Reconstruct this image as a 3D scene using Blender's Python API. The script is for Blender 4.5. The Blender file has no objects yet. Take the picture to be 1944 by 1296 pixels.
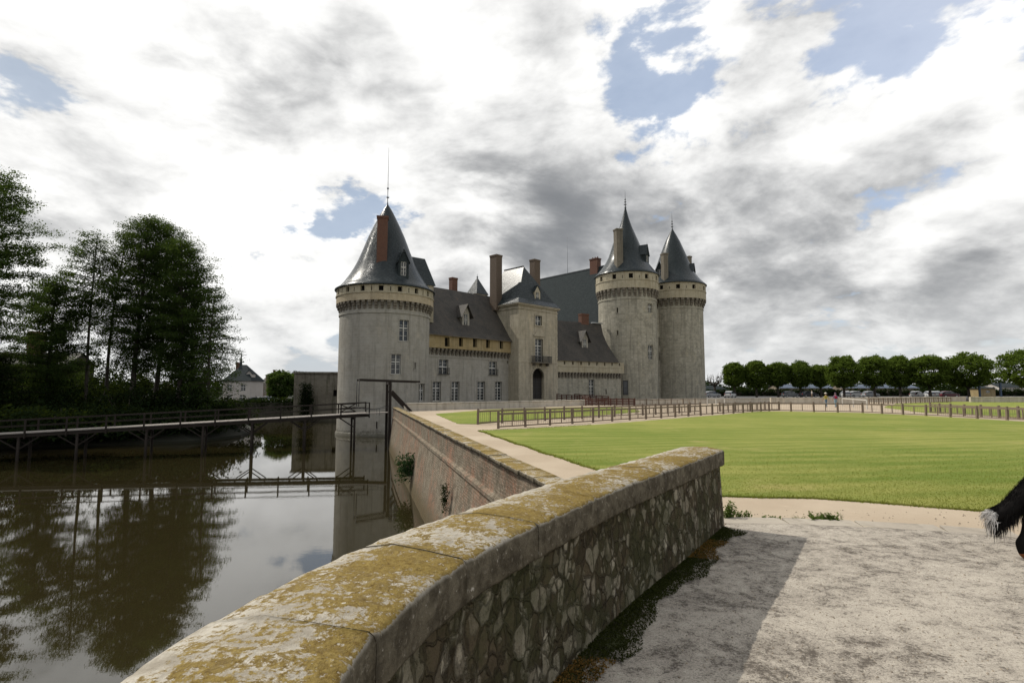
import bpy, math, random
import numpy as np
from mathutils import Vector, Matrix

PI = math.pi
R = math.radians
sc = bpy.context.scene
COL = sc.collection

# ------------------------------------------------------------------ camera
CAM_Z = 1.95
F_PX = 1050.0
PITCH = math.atan(94.0 / F_PX)
CP, SP = math.cos(PITCH), math.sin(PITCH)
cam_d = bpy.data.cameras.new('camera')
cam_d.sensor_width = 36.0
cam_d.lens = F_PX / 1944.0 * 36.0
cam_d.clip_start = 0.05
cam_d.clip_end = 8000
cam = bpy.data.objects.new('camera', cam_d)
COL.objects.link(cam)
cam.location = (0, 0, CAM_Z)
cam.rotation_euler = (PI / 2 + PITCH, 0, 0)
sc.camera = cam

def ray(px, py):
    a, b = px - 972.0, 648.0 - py
    return Vector((a, F_PX * CP - b * SP, F_PX * SP + b * CP))
def gp(px, py, z=0.0):                 # where the sight line through a point meets the level z
    r = ray(px, py); t = (z - CAM_Z) / r.z
    return Vector((r.x * t, r.y * t, z))
def at(px, py, Y):                     # where it meets the distance Y
    r = ray(px, py); t = Y / r.y
    return Vector((r.x * t, Y, CAM_Z + r.z * t))
def zat(py, Y): return at(972, py, Y).z

WATER_Z = -3.45
SLAB_Z = 0.10

# ------------------------------------------------------------------ scene graph
def tag(o, label=None, cat=None, group=None, kind=None):
    if label: o['label'] = label
    if cat: o['category'] = cat
    if group: o['group'] = group
    if kind: o['kind'] = kind
    return o
def empty(name, loc, label=None, cat=None, group=None, rz=0.0):
    o = bpy.data.objects.new(name, None); COL.objects.link(o)
    o.location = loc; o.rotation_euler = (0, 0, rz); o.empty_display_size = 0.3
    return tag(o, label, cat, group)
def wloc(o):
    v = Vector((0, 0, 0))
    while o is not None:
        v = v + Vector(o.location); o = o.parent
    return v
def copy_tree(o, parent=None):
    c = o.copy(); COL.objects.link(c)
    if parent is not None: c.parent = parent
    for ch in list(o.children): copy_tree(ch, c)
    return c

class MB:
    """collects faces with metric UVs and builds ONE mesh object"""
    def __init__(s):
        s.v = []; s.f = []; s.uv = []; s.m = []; s.sm = []
    def vert(s, p):
        s.v.append((p[0], p[1], p[2])); return len(s.v) - 1
    def face(s, idx, uv=None, m=0, smooth=False):
        s.f.append(tuple(idx)); s.m.append(m); s.sm.append(smooth)
        s.uv.append(uv if uv is not None else [(0, 0)] * len(idx))
    def poly(s, pts, m=0, uv=None, smooth=False):
        if uv is None:
            p = [Vector(q) for q in pts]
            n = (p[1] - p[0]).cross(p[2] - p[0])
            if n.length < 1e-9: n = Vector((0, 0, 1))
            n.normalize()
            if abs(n.z) > 0.95: e1, e2 = Vector((1, 0, 0)), Vector((0, 1, 0))
            else:
                e1 = Vector((0, 0, 1)).cross(n).normalized(); e2 = n.cross(e1)
                off = 0
            uv = [(q.dot(e1), q.dot(e2)) for q in p]
        s.face([s.vert(q) for q in pts], uv, m, smooth)
    def hexa(s, c, m=0):               # 8 corners: bottom 0-3 ccw, top 4-7
        for q in ((3, 2, 1, 0), (4, 5, 6, 7), (0, 1, 5, 4), (1, 2, 6, 5), (2, 3, 7, 6), (3, 0, 4, 7)):
            s.poly([c[i] for i in q], m)
    def box(s, c, size, rz=0.0, m=0):
        cx, cy, cz = c; hx, hy, hz = size[0] / 2, size[1] / 2, size[2] / 2
        ca, sa = math.cos(rz), math.sin(rz)
        P = []
        for z in (-hz, hz):
            for x, y in ((-hx, -hy), (hx, -hy), (hx, hy), (-hx, hy)):
                P.append((cx + x * ca - y * sa, cy + x * sa + y * ca, cz + z))
        s.hexa(P, m)
    def bar(s, p0, p1, w, h=None, m=0, up=Vector((0, 0, 1))):
        h = h or w
        p0, p1 = Vector(p0), Vector(p1)
        d = (p1 - p0).normalized()
        if abs(d.dot(up)) > 0.98: up = Vector((1, 0, 0))
        e1 = d.cross(up).normalized(); e2 = e1.cross(d)
        P = []
        for p in (p0, p1):
            for a, b in ((-1, -1), (1, -1), (1, 1), (-1, 1)):
                P.append(p + e1 * (a * w / 2) + e2 * (b * h / 2))
        s.hexa([P[1], P[0], P[3], P[2], P[5], P[4], P[7], P[6]], m)
    def tube(s, pts, radii, n=8, m=0, cap=True):
        pts = [Vector(p) for p in pts]; rings = []; L = 0
        for i, p in enumerate(pts):
            d = (pts[min(i + 1, len(pts) - 1)] - pts[max(i - 1, 0)])
            if d.length < 1e-9: d = Vector((0, 0, 1))
            d.normalize()
            up = Vector((0, 0, 1)) if abs(d.z) < 0.9 else Vector((1, 0, 0))
            e1 = d.cross(up).normalized(); e2 = e1.cross(d)
            if i: L += (p - pts[i - 1]).length
            rings.append(([s.vert(p + (e1 * math.cos(2 * PI * k / n) + e2 * math.sin(2 * PI * k / n)) * radii[i]) for k in range(n)], L))
        for i in range(len(rings) - 1):
            (a, la), (b, lb) = rings[i], rings[i + 1]
            for k in range(n):
                k2 = (k + 1) % n
                w = 2 * PI * max(radii[i], 0.02) / n
                s.face((a[k2], a[k], b[k], b[k2]), [((k + 1) * w, la), (k * w, la), (k * w, lb), ((k + 1) * w, lb)], m, True)
        if cap:
            s.face(rings[0][0], None, m); s.face(rings[-1][0][::-1], None, m)
    def lathe(s, c, prof, n=48, m=0, smooth=True, a0=0.0, a1=2 * PI):
        rows = []
        full = abs(a1 - a0 - 2 * PI) < 1e-6
        cnt = n if full else n + 1
        for r, z in prof:
            rows.append([s.vert((c[0] + r * math.cos(a0 + (a1 - a0) * k / n), c[1] + r * math.sin(a0 + (a1 - a0) * k / n), z)) for k in range(cnt)])
        L = 0
        rm = max(r for r, z in prof)
        for i in range(len(prof) - 1):
            dl = math.hypot(prof[i + 1][0] - prof[i][0], prof[i + 1][1] - prof[i][1])
            for k in range(n):
                k2 = (k + 1) % cnt
                u0, u1 = (a1 - a0) * k / n * rm, (a1 - a0) * (k + 1) / n * rm
                s.face((rows[i][k], rows[i][k2], rows[i + 1][k2], rows[i + 1][k]), [(u0, L), (u1, L), (u1, L + dl), (u0, L + dl)], m, smooth)
            L += dl
    def boxfn(s, fn, a0, a1, z0, z1, b0, b1, m=0, da=None):
        k = 1 if da is None else max(1, int(math.ceil((a1 - a0) / da)))
        for i in range(k):
            x0, x1 = a0 + (a1 - a0) * i / k, a0 + (a1 - a0) * (i + 1) / k
            c = [fn(x0, z0, b1), fn(x1, z0, b1), fn(x1, z0, b0), fn(x0, z0, b0), fn(x0, z1, b1), fn(x1, z1, b1), fn(x1, z1, b0), fn(x0, z1, b0)]
            fs = [(3, 2, 1, 0), (4, 5, 6, 7), (0, 1, 5, 4)]
            if i == k - 1: fs.append((1, 2, 6, 5))
            if i == 0: fs.append((3, 0, 4, 7))
            for q in fs:
                pts = [c[j] for j in q]
                if q == (0, 1, 5, 4): uv = [(x0, z0), (x1, z0), (x1, z1), (x0, z1)]
                elif q in ((3, 2, 1, 0), (4, 5, 6, 7)): uv = [(x0, b0), (x1, b0), (x1, b1), (x0, b1)]
                else: uv = [(b0, z0), (b1, z0), (b1, z1), (b0, z1)]
                s.poly(pts, m, uv)
    def panel(s, fn, a0, a1, z0, z1, holes=(), m=0, mr=None, depth=0.35, da=None, smooth=False):
        A = {a0, a1}; Z = {z0, z1}
        for h in holes: A |= {h[0], h[1]}; Z |= {h[2], h[3]}
        if da:
            k = max(1, int(math.ceil((a1 - a0) / da)))
            for i in range(k + 1): A.add(a0 + (a1 - a0) * i / k)
        A = sorted(x for x in A if a0 - 1e-6 <= x <= a1 + 1e-6); Z = sorted(x for x in Z if z0 - 1e-6 <= x <= z1 + 1e-6)
        V = {}
        def vv(a, z):
            k = (round(a, 4), round(z, 4))
            if k not in V: V[k] = s.vert(fn(a, z, 0.0))
            return V[k]
        for i in range(len(A) - 1):
            if A[i + 1] - A[i] < 1e-4: continue
            for j in range(len(Z) - 1):
                if Z[j + 1] - Z[j] < 1e-4: continue
                ca, cz = (A[i] + A[i + 1]) / 2, (Z[j] + Z[j + 1]) / 2
                if any(h[0] < ca < h[1] and h[2] < cz < h[3] for h in holes): continue
                s.face((vv(A[i], Z[j]), vv(A[i + 1], Z[j]), vv(A[i + 1], Z[j + 1]), vv(A[i], Z[j + 1])),
                       [(A[i], Z[j]), (A[i + 1], Z[j]), (A[i + 1], Z[j + 1]), (A[i], Z[j + 1])], m, smooth)
        mr = m if mr is None else mr
        for h in holes:
            for (p, q) in (((h[0], h[2]), (h[0], h[3])), ((h[0], h[3]), (h[1], h[3])), ((h[1], h[3]), (h[1], h[2])), ((h[1], h[2]), (h[0], h[2]))):
                s.poly([fn(p[0], p[1], 0), fn(q[0], q[1], 0), fn(q[0], q[1], -depth), fn(p[0], p[1], -depth)], mr,
                       [(p[0], p[1]), (q[0], q[1]), (q[0] + depth, q[1]), (p[0] + depth, p[1])])
    def build(s, name, mats, parent=None, local=False):
        if not isinstance(mats, (list, tuple)): mats = [mats]
        if local: off = Vector((0, 0, 0))
        elif parent is not None: off = wloc(parent)
        else:
            xs = [v[0] for v in s.v]; ys = [v[1] for v in s.v]; zs = [v[2] for v in s.v]
            off = Vector(((min(xs) + max(xs)) / 2, (min(ys) + max(ys)) / 2, min(zs)))
        me = bpy.data.meshes.new(name)
        me.from_pydata([(v[0] - off.x, v[1] - off.y, v[2] - off.z) for v in s.v], [], s.f)
        for m_ in mats: me.materials.append(m_)
        me.polygons.foreach_set('material_index', s.m)
        me.polygons.foreach_set('use_smooth', s.sm)
        ul = me.uv_layers.new(name='UVMap')
        flat = [c for f in s.uv for p in f for c in p]
        ul.data.foreach_set('uv', flat)
        me.update()
        o = bpy.data.objects.new(name, me); COL.objects.link(o)
        if parent is not None: o.parent = parent
        elif not local: o.location = off
        return o

def soup(name, quads, mats, parent=None, off=(0, 0, 0), midx=None, uv=None):
    """numpy array (n,k,3) of separate faces -> mesh object"""
    q = np.asarray(quads, dtype=np.float32) - np.asarray(off, dtype=np.float32)
    n, k = q.shape[0], q.shape[1]
    me = bpy.data.meshes.new(name)
    me.vertices.add(n * k); me.vertices.foreach_set('co', q.reshape(-1))
    me.loops.add(n * k); me.loops.foreach_set('vertex_index', np.arange(n * k, dtype=np.int32))
    me.polygons.add(n); me.polygons.foreach_set('loop_start', np.arange(n, dtype=np.int32) * k)
    me.polygons.foreach_set('loop_total', np.full(n, k, dtype=np.int32))
    if not isinstance(mats, (list, tuple)): mats = [mats]
    for m_ in mats: me.materials.append(m_)
    if midx is not None: me.polygons.foreach_set('material_index', np.asarray(midx, dtype=np.int32))
    me.update(calc_edges=True)
    o = bpy.data.objects.new(name, me); COL.objects.link(o)
    if parent is not None: o.parent = parent
    else: o.location = off
    return o

# ------------------------------------------------------------------ node helpers
class S:
    """a socket with arithmetic"""
    def __init__(s, nt, sock): s.nt = nt; s.k = sock
    def _m(s, op, *a, clamp=False):
        n = s.nt.nodes.new('ShaderNodeMath'); n.operation = op; n.use_clamp = clamp
        for i, x in enumerate((s,) + a):
            if isinstance(x, S): s.nt.links.new(x.k, n.inputs[i])
            else: n.inputs[i].default_value = x
        return S(s.nt, n.outputs[0])
    def __add__(s, o): return s._m('ADD', o)
    def __radd__(s, o): return s._m('ADD', o)
    def __sub__(s, o): return s._m('SUBTRACT', o)
    def __rsub__(s, o): return (s * -1.0) + o
    def __mul__(s, o): return s._m('MULTIPLY', o)
    def __rmul__(s, o): return s._m('MULTIPLY', o)
    def __truediv__(s, o): return s._m('DIVIDE', o)
    def exp(s): return s._m('EXPONENT')
    def max(s, o): return s._m('MAXIMUM', o)
    def min(s, o): return s._m('MINIMUM', o)
    def clamp(s): return s._m('ADD', 0.0, clamp=True)
    def step(s, a, b, lo=0.0, hi=1.0):
        n = s.nt.nodes.new('ShaderNodeMapRange'); n.interpolation_type = 'SMOOTHSTEP'
        s.nt.links.new(s.k, n.inputs[0])
        n.inputs[1].default_value = a; n.inputs[2].default_value = b; n.inputs[3].default_value = lo; n.inputs[4].default_value = hi
        return S(s.nt, n.outputs[0])

class NT:
    def __init__(s, nt): s.nt = nt
    def new(s, t, **kw):
        n = s.nt.nodes.new(t)
        for k, v in kw.items(): setattr(n, k, v)
        return n
    def put(s, inp, x):
        if isinstance(x, S): s.nt.links.new(x.k, inp)
        elif hasattr(x, 'is_output'): s.nt.links.new(x, inp)
        elif isinstance(x, (tuple, list)) and len(x) == 3 and len(inp.default_value) == 4: inp.default_value = (*x, 1)
        else: inp.default_value = x
    def coord(s, kind='Object'):
        return s.new('ShaderNodeTexCoord').outputs[kind]
    def scale(s, v, sc_, loc=(0, 0, 0), rot=(0, 0, 0)):
        n = s.new('ShaderNodeMapping'); s.nt.links.new(v, n.inputs[0])
        n.inputs['Scale'].default_value = sc_ if isinstance(sc_, (tuple, list)) else (sc_,) * 3
        n.inputs['Location'].default_value = loc
        n.inputs['Rotation'].default_value = rot
        return n.outputs[0]
    def noise(s, v, scale=1.0, detail=6, rough=0.55, dist=0.0, dim='3D', col=False):
        n = s.new('ShaderNodeTexNoise', noise_dimensions=dim)
        if v is not None: s.nt.links.new(v.k if isinstance(v, S) else v, n.inputs['Vector'])
        n.inputs['Scale'].default_value = scale; n.inputs['Detail'].default_value = detail
        n.inputs['Roughness'].default_value = rough; n.inputs['Distortion'].default_value = dist
        return n.outputs['Color'] if col else S(s.nt, n.outputs[0])
    def voro(s, v, scale=1.0, feature='F1', rnd=1.0):
        n = s.new('ShaderNodeTexVoronoi', feature=feature)
        s.nt.links.new(v, n.inputs['Vector']); n.inputs['Scale'].default_value = scale; n.inputs['Randomness'].default_value = rnd
        return n
    def mix(s, f, a, b, blend='MIX'):
        n = s.new('ShaderNodeMix', data_type='RGBA', blend_type=blend)
        s.put(n.inputs[0], f); s.put(n.inputs[6], a); s.put(n.inputs[7], b)
        return n.outputs[2]
    def warp(s, v, scale, amt, detail=3):
        c = s.noise(v, scale, detail, 0.5, col=True)
        a = s.new('ShaderNodeVectorMath', operation='SUBTRACT'); s.nt.links.new(c, a.inputs[0]); a.inputs[1].default_value = (0.5, 0.5, 0.5)
        b = s.new('ShaderNodeVectorMath', operation='SCALE'); s.nt.links.new(a.outputs[0], b.inputs[0]); b.inputs['Scale'].default_value = amt
        d = s.new('ShaderNodeVectorMath', operation='ADD'); s.nt.links.new(v, d.inputs[0]); s.nt.links.new(b.outputs[0], d.inputs[1])
        return d.outputs[0]
    def bump(s, h, strength=0.5, dist=0.02, normal=None):
        n = s.new('ShaderNodeBump'); s.put(n.inputs['Height'], h)
        n.inputs['Strength'].default_value = strength; n.inputs['Distance'].default_value = dist
        if normal is not None: s.nt.links.new(normal, n.inputs['Normal'])
        return n.outputs[0]
    def brick(s, v, w, h, mortar, off=0.5):
        n = s.new('ShaderNodeTexBrick'); s.nt.links.new(v, n.inputs['Vector'])
        n.inputs['Scale'].default_value = 1.0; n.inputs['Brick Width'].default_value = w; n.inputs['Row Height'].default_value = h
        n.inputs['Mortar Size'].default_value = mortar; n.inputs['Mortar Smooth'].default_value = 0.3
        n.inputs['Color1'].default_value = (0, 0, 0, 1); n.inputs['Color2'].default_value = (1, 1, 1, 1); n.inputs['Mortar'].default_value = (0.5, 0.5, 0.5, 1)
        n.offset = off
        sep = s.new('ShaderNodeSeparateColor'); s.nt.links.new(n.outputs['Color'], sep.inputs[0])
        return S(s.nt, sep.outputs[0]), S(s.nt, n.outputs['Fac'])

MATS = {}
def material(name, fn=None, color=None, rough=0.8, metal=0.0, spec=0.4):
    m = bpy.data.materials.new(name); m.use_nodes = True
    nt = m.node_tree; p = nt.nodes['Principled BSDF']
    t = NT(nt)
    p.inputs['Roughness'].default_value = rough; p.inputs['Metallic'].default_value = metal
    p.inputs['Specular IOR Level'].default_value = spec
    if color is not None: p.inputs['Base Color'].default_value = (*color, 1)
    if fn: fn(t, p)
    MATS[name] = m
    return m
def setp(t, p, col=None, rough=None, normal=None):
    if col is not None: t.put(p.inputs['Base Color'], col)
    if rough is not None: t.put(p.inputs['Roughness'], rough)
    if normal is not None: t.nt.links.new(normal, p.inputs['Normal'])

def stone_mat(name, c1, c2, stain, bw=0.62, bh=0.33, joint=0.55, streak=0.6, bump=0.35):
    def fn(t, p):
        uv = t.coord('UV'); ob = t.coord('Object')
        wv = t.warp(uv, 3.0, 0.05)
        rnd, mor = t.brick(wv, bw, bh, 0.018)
        big = t.noise(ob, 0.35, 5, 0.6)
        med = t.noise(ob, 2.3, 6, 0.65)
        fine = t.noise(ob, 14, 5, 0.7)
        col = t.mix((big * 0.75 + med * 0.5 - 0.12).step(0.25, 0.75), c1, c2)
        col = t.mix((rnd - 0.5) * 0.5 * joint + 0.25 * joint, col, tuple(x * 0.62 for x in c1))
        col = t.mix(mor * joint * 0.55, col, tuple(x * 1.12 for x in c2))
        st = t.noise(t.scale(ob, (1.3, 1.3, 0.10)), 1.6, 5, 0.65)
        col = t.mix(st.step(0.47, 0.68) * streak, col, stain)
        col = t.mix((fine.step(0.55, 0.8)) * 0.45, col, tuple(x * 0.45 for x in c1))
        pt = t.noise(t.warp(ob, .8, .8), 0.6, 6, 0.7)
        col = t.mix(pt.step(0.52, 0.64) * joint * 0.7, col, tuple(x * 0.70 for x in c1))
        col = t.mix(t.noise(t.scale(ob, (1, 1, .5)), 0.85, 6, 0.72).step(0.56, 0.68) * 0.45, col, tuple(x * y for x, y in zip(c2, (1.14, 1.08, 0.96))))
        geo = t.new('ShaderNodeNewGeometry'); gs = t.new('ShaderNodeSeparateXYZ'); t.nt.links.new(geo.outputs['Position'], gs.inputs[0])
        damp = (S(t.nt, gs.outputs[2]) + (med - 0.5) * 1.4).step(-3.3, -2.5, 1.0, 0.0)
        col = t.mix(damp * 0.8, col, (0.055, 0.052, 0.036))
        h = fine * 0.6 + med * 0.8 - mor * 0.8
        setp(t, p, col, 0.92, t.bump(h, bump, 0.05))
        p.inputs['Specular IOR Level'].default_value = 0.2
    return material(name, fn)

stone_grey = stone_mat('pale grey rendered stone', (0.258, 0.239, 0.202), (0.328, 0.313, 0.277), (0.143, 0.132, 0.108), joint=0.5, streak=0.5)
stone_tan = stone_mat('tan ashlar stone', (0.293, 0.258, 0.190), (0.396, 0.356, 0.278), (0.151, 0.135, 0.101), joint=0.6)
stone_keep = stone_mat('weathered keep stone', (0.269, 0.250, 0.197), (0.372, 0.349, 0.286), (0.135, 0.126, 0.101), bw=0.62, bh=0.34, joint=1.1, streak=0.65)
stone_ochre = stone_mat('ochre gallery stone', (0.269, 0.199, 0.093), (0.328, 0.269, 0.158), (0.152, 0.117, 0.065), joint=0.5)
stone_ring = stone_mat('cream parapet stone', (0.317, 0.275, 0.189), (0.378, 0.344, 0.261), (0.186, 0.151, 0.098), joint=0.5)
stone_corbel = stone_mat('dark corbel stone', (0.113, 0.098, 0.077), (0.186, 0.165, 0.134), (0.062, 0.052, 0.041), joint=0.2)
stone_wall = stone_mat('low wall stone', (0.42, 0.375, 0.305), (0.52, 0.47, 0.39), (0.24, 0.21, 0.17), bw=0.7, bh=0.3, joint=0.5)
stone_bastion = stone_mat('rough bastion stone', (0.144, 0.129, 0.102), (0.216, 0.198, 0.162), (0.066, 0.066, 0.045), bw=0.5, bh=0.25, joint=0.7, streak=0.8)

stone_chimney = stone_mat('sooty chimney stone', (0.12, 0.105, 0.08), (0.19, 0.17, 0.135), (0.06, 0.055, 0.045), joint=0.5)
def f_slate(t, p):
    uv = t.coord('UV'); ob = t.coord('Object')
    rnd, mor = t.brick(uv, 0.30, 0.16, 0.012)
    n = t.noise(ob, 0.9, 6, 0.65)
    col = t.mix(rnd * 0.5 + n * 0.5, (0.014, 0.018, 0.020), (0.036, 0.044, 0.045))
    col = t.mix(t.noise(ob, 3.5, 5, 0.7).step(0.58, 0.78) * 0.5, col, (0.075, 0.08, 0.066))
    setp(t, p, col, (rnd * 0.08 + n * 0.12 + 0.16), t.bump(rnd * 0.5 - mor, 0.35, 0.012))
    p.inputs['Specular IOR Level'].default_value = 0.13
slate = material('blue grey slate', f_slate)
def f_slate_old(t, p):
    f_slate(t, p)
    for l in list(p.inputs['Roughness'].links): t.nt.links.remove(l)
    p.inputs['Roughness'].default_value = 0.8; p.inputs['Specular IOR Level'].default_value = 0.06
slate_old = material('dull old slate', f_slate_old)
def f_tile(t, p):
    uv = t.coord('UV'); ob = t.coord('Object')
    rnd, mor = t.brick(uv, 0.19, 0.13, 0.012)
    n = t.noise(ob, 0.55, 6, 0.7); m2 = t.noise(ob, 2.5, 6, 0.7)
    col = t.mix(rnd * 0.5 + n.step(0.35, 0.65) * 0.5, (0.017, 0.016, 0.014), (0.058, 0.049, 0.039))
    col = t.mix(m2.step(0.52, 0.75) * 0.6, col, (0.065, 0.062, 0.044))
    col = t.mix(t.noise(ob, 1.1, 5, 0.7).step(0.60, 0.74) * 0.55, col, (0.115, 0.058, 0.028))
    setp(t, p, col, 0.75, t.bump(rnd * 0.4 - mor, 0.5, 0.02))
tile = material('brown roof tile', f_tile)
def brick_mat(name, c1, c2, mortar):
    def fn(t, p):
        uv = t.coord('UV'); ob = t.coord('Object')
        rnd, mor = t.brick(uv, 0.24, 0.075, 0.010)
        n = t.noise(ob, 1.2, 6, 0.65)
        col = t.mix(rnd * 0.6 + n * 0.4, c1, c2)
        col = t.mix(mor, col, mortar)
        col = t.mix(t.noise(ob, 0.9, 5, 0.7).step(0.55, 0.72) * 0.55, col, (0.07, 0.05, 0.04))
        setp(t, p, col, 0.9, t.bump(n - mor, 0.4, 0.012))
    return material(name, fn)
brick_red = brick_mat('red chimney brick', (0.075, 0.024, 0.013), (0.127, 0.049, 0.026), (0.105, 0.082, 0.063))
brick_brown = brick_mat('brown chimney brick', (0.055, 0.036, 0.024), (0.105, 0.072, 0.05), (0.12, 0.10, 0.075))
lead = material('lead finial', color=(0.09, 0.095, 0.10), rough=0.5, metal=0.6)
zinc = material('zinc sheet', color=(0.32, 0.33, 0.33), rough=0.35, metal=0.7)
frame_white = material('pale window frame', color=(0.425, 0.416, 0.383), rough=0.6)
def f_glass(t, p):
    n = t.noise(t.coord('Object'), 2.0, 2, 0.5)
    setp(t, p, t.mix(n, (0.012, 0.014, 0.016), (0.03, 0.034, 0.036)), 0.12)
    p.inputs['Specular IOR Level'].default_value = 0.5
glass = material('dark window glass', f_glass)
void = material('dark opening', color=(0.012, 0.011, 0.010), rough=1.0, spec=0.0)
iron = material('black iron', color=(0.02, 0.02, 0.02), rough=0.6)
def wood_mat(name, c1, c2):
    def fn(t, p):
        ob = t.coord('Object')
        n = t.noise(t.scale(ob, (6, 6, 1.0)), 4, 6, 0.65)
        b = t.noise(ob, 1.0, 4, 0.6)
        setp(t, p, t.mix(n * 0.6 + b * 0.4, c1, c2), 0.85, t.bump(n, 0.4, 0.01))
        p.inputs['Specular IOR Level'].default_value = 0.2
    return material(name, fn)
wood_dark = wood_mat('dark bridge timber', (0.012, 0.009, 0.007), (0.033, 0.026, 0.021))
wood_deck = wood_mat('weathered deck boards', (0.168, 0.146, 0.128), (0.292, 0.266, 0.239))
wood_fence = wood_mat('grey brown fence wood', (0.105, 0.080, 0.058), (0.21, 0.165, 0.125))
wood_red = wood_mat('red brown gate wood', (0.06, 0.028, 0.022), (0.11, 0.055, 0.042))
white_paint = material('white painted rail', color=(0.50, 0.48, 0.44), rough=0.5)
blue_paint = material('dull blue paint', color=(0.035, 0.065, 0.115), rough=0.5)

# ------------------------------------------------------------------ ground materials
def f_gravel(t, p):
    ob = t.coord('Object')
    a = t.noise(ob, 0.35, 5, 0.6); b = t.noise(ob, 45, 3, 0.7); c = t.noise(ob, 4, 5, 0.65)
    col = t.mix(a.step(0.3, 0.7), (0.34, 0.275, 0.20), (0.41, 0.34, 0.255))
    col = t.mix(b.step(0.5, 0.72) * 0.5, col, (0.26, 0.19, 0.13))
    col = t.mix(c.step(0.55, 0.75) * 0.4, col, (0.47, 0.385, 0.29))
    setp(t, p, col, 0.95, t.bump(b, 0.4, 0.012))
    p.inputs['Specular IOR Level'].default_value = 0.1
gravel = material('pinkish gravel', f_gravel)
def f_slab(t, p):
    ob = t.coord('Object')
    w = t.warp(ob, 1.2, 0.5)
    a = t.noise(t.scale(w, (0.55, 1.5, 1), rot=(0, 0, 0.5)), 0.9, 8, 0.68)
    b = t.noise(w, 5.5, 8, 0.72); f = t.noise(ob, 38, 4, 0.75)
    g = t.noise(ob, 140, 2, 0.6)
    v = t.noise(ob, 75, 3, 0.8)
    k = (a * 0.60 + b * 1.0 + f * 0.85 + v * 0.45 - 0.97)
    col = t.mix(k.step(0.26, 0.60), (0.10, 0.085, 0.070), (0.44, 0.395, 0.33))
    col = t.mix(f.step(0.52, 0.62) * b.step(0.35, 0.6) * 0.7, col, (0.085, 0.072, 0.060))
    col = t.mix(t.noise(w, 13, 6, 0.7).step(0.58, 0.66) * v.step(0.42, 0.6) * 0.8, col, (0.54, 0.495, 0.42))
    col = t.mix(g.step(0.60, 0.70) * 0.6, col, (0.07, 0.06, 0.05))
    setp(t, p, col, 0.95, t.bump(b * 0.8 + f * 0.9 + v * 0.8 + g * 0.4, 0.75, 0.014))
    p.inputs['Specular IOR Level'].default_value = 0.12
slab_m = material('stained concrete', f_slab)
def f_lawn(t, p):
    ob = t.coord('Object')
    a = t.noise(ob, 0.13, 5, 0.6, 0.4); b = t.noise(ob, 1.6, 6, 0.7); c = t.noise(t.scale(ob, (1, 1, 1)), 28, 4, 0.75)
    st = t.noise(t.scale(ob, (0.05, 1.1, 1), rot=(0, 0, R(-24))), 1.0, 3, 0.5)
    wv = t.new('ShaderNodeTexWave', wave_type='BANDS', bands_direction='Y'); t.nt.links.new(t.scale(t.warp(ob, .25, 1.2), (1, 1, 1), rot=(0, 0, R(-14))), wv.inputs['Vector'])
    wv.inputs['Scale'].default_value = 0.33; wv.inputs['Distortion'].default_value = 1.2; wv.inputs['Detail'].default_value = 2
    k = a * 0.60 + b * 0.25 + st * 0.50 + (S(t.nt, wv.outputs['Fac']) - 0.5) * 0.10 - 0.24
    col = t.mix(k.step(0.25, 0.65), (0.132, 0.175, 0.026), (0.275, 0.270, 0.070))
    col = t.mix(c.step(0.42, 0.68) * 0.45, col, (0.105, 0.145, 0.020))
    col = t.mix(t.noise(ob, 0.32, 5, 0.7).step(0.56, 0.74) * 0.55, col, (0.34, 0.285, 0.11))
    setp(t, p, col, 0.9, t.bump(c + b * 0.5, 0.8, 0.05))
    p.inputs['Specular IOR Level'].default_value = 0.12
lawn_m = material('mown lawn', f_lawn)
def f_earth(t, p):
    ob = t.coord('Object')
    a = t.noise(ob, 0.25, 6, 0.65); b = t.noise(ob, 6, 5, 0.7)
    setp(t, p, t.mix((a * 0.6 + b * 0.4).step(0.35, 0.65), (0.007, 0.009, 0.004), (0.018, 0.018, 0.010)), 0.95, t.bump(b, 0.6, 0.05))
earth_m = material('grassy earth', f_earth)
def f_asph(t, p):
    b = t.noise(t.coord('Object'), 3, 6, 0.7)
    setp(t, p, t.mix(b, (0.05, 0.05, 0.05), (0.10, 0.095, 0.09)), 0.9)
asphalt_m = material('car park asphalt', f_asph)
def f_water(t, p):
    ob = t.coord('Object')
    v = t.scale(ob, (1.0, 1.9, 1))
    a = t.noise(v, 1.5, 3, 0.5, 0.5); b = t.noise(t.scale(ob, (0.8, 2.6, 1)), 5.5, 3, 0.55)
    patch = t.noise(ob, 0.06, 3, 0.5).step(0.38, 0.62, 0.35, 1.0)
    setp(t, p, (0.021, 0.017, 0.0068), 0.008, t.bump((a + b * 0.40) * patch, 0.04, 0.018))
    p.inputs['IOR'].default_value = 1.5
    p.inputs['Specular IOR Level'].default_value = 0.75
water_m = material('murky moat water', f_water)

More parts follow.
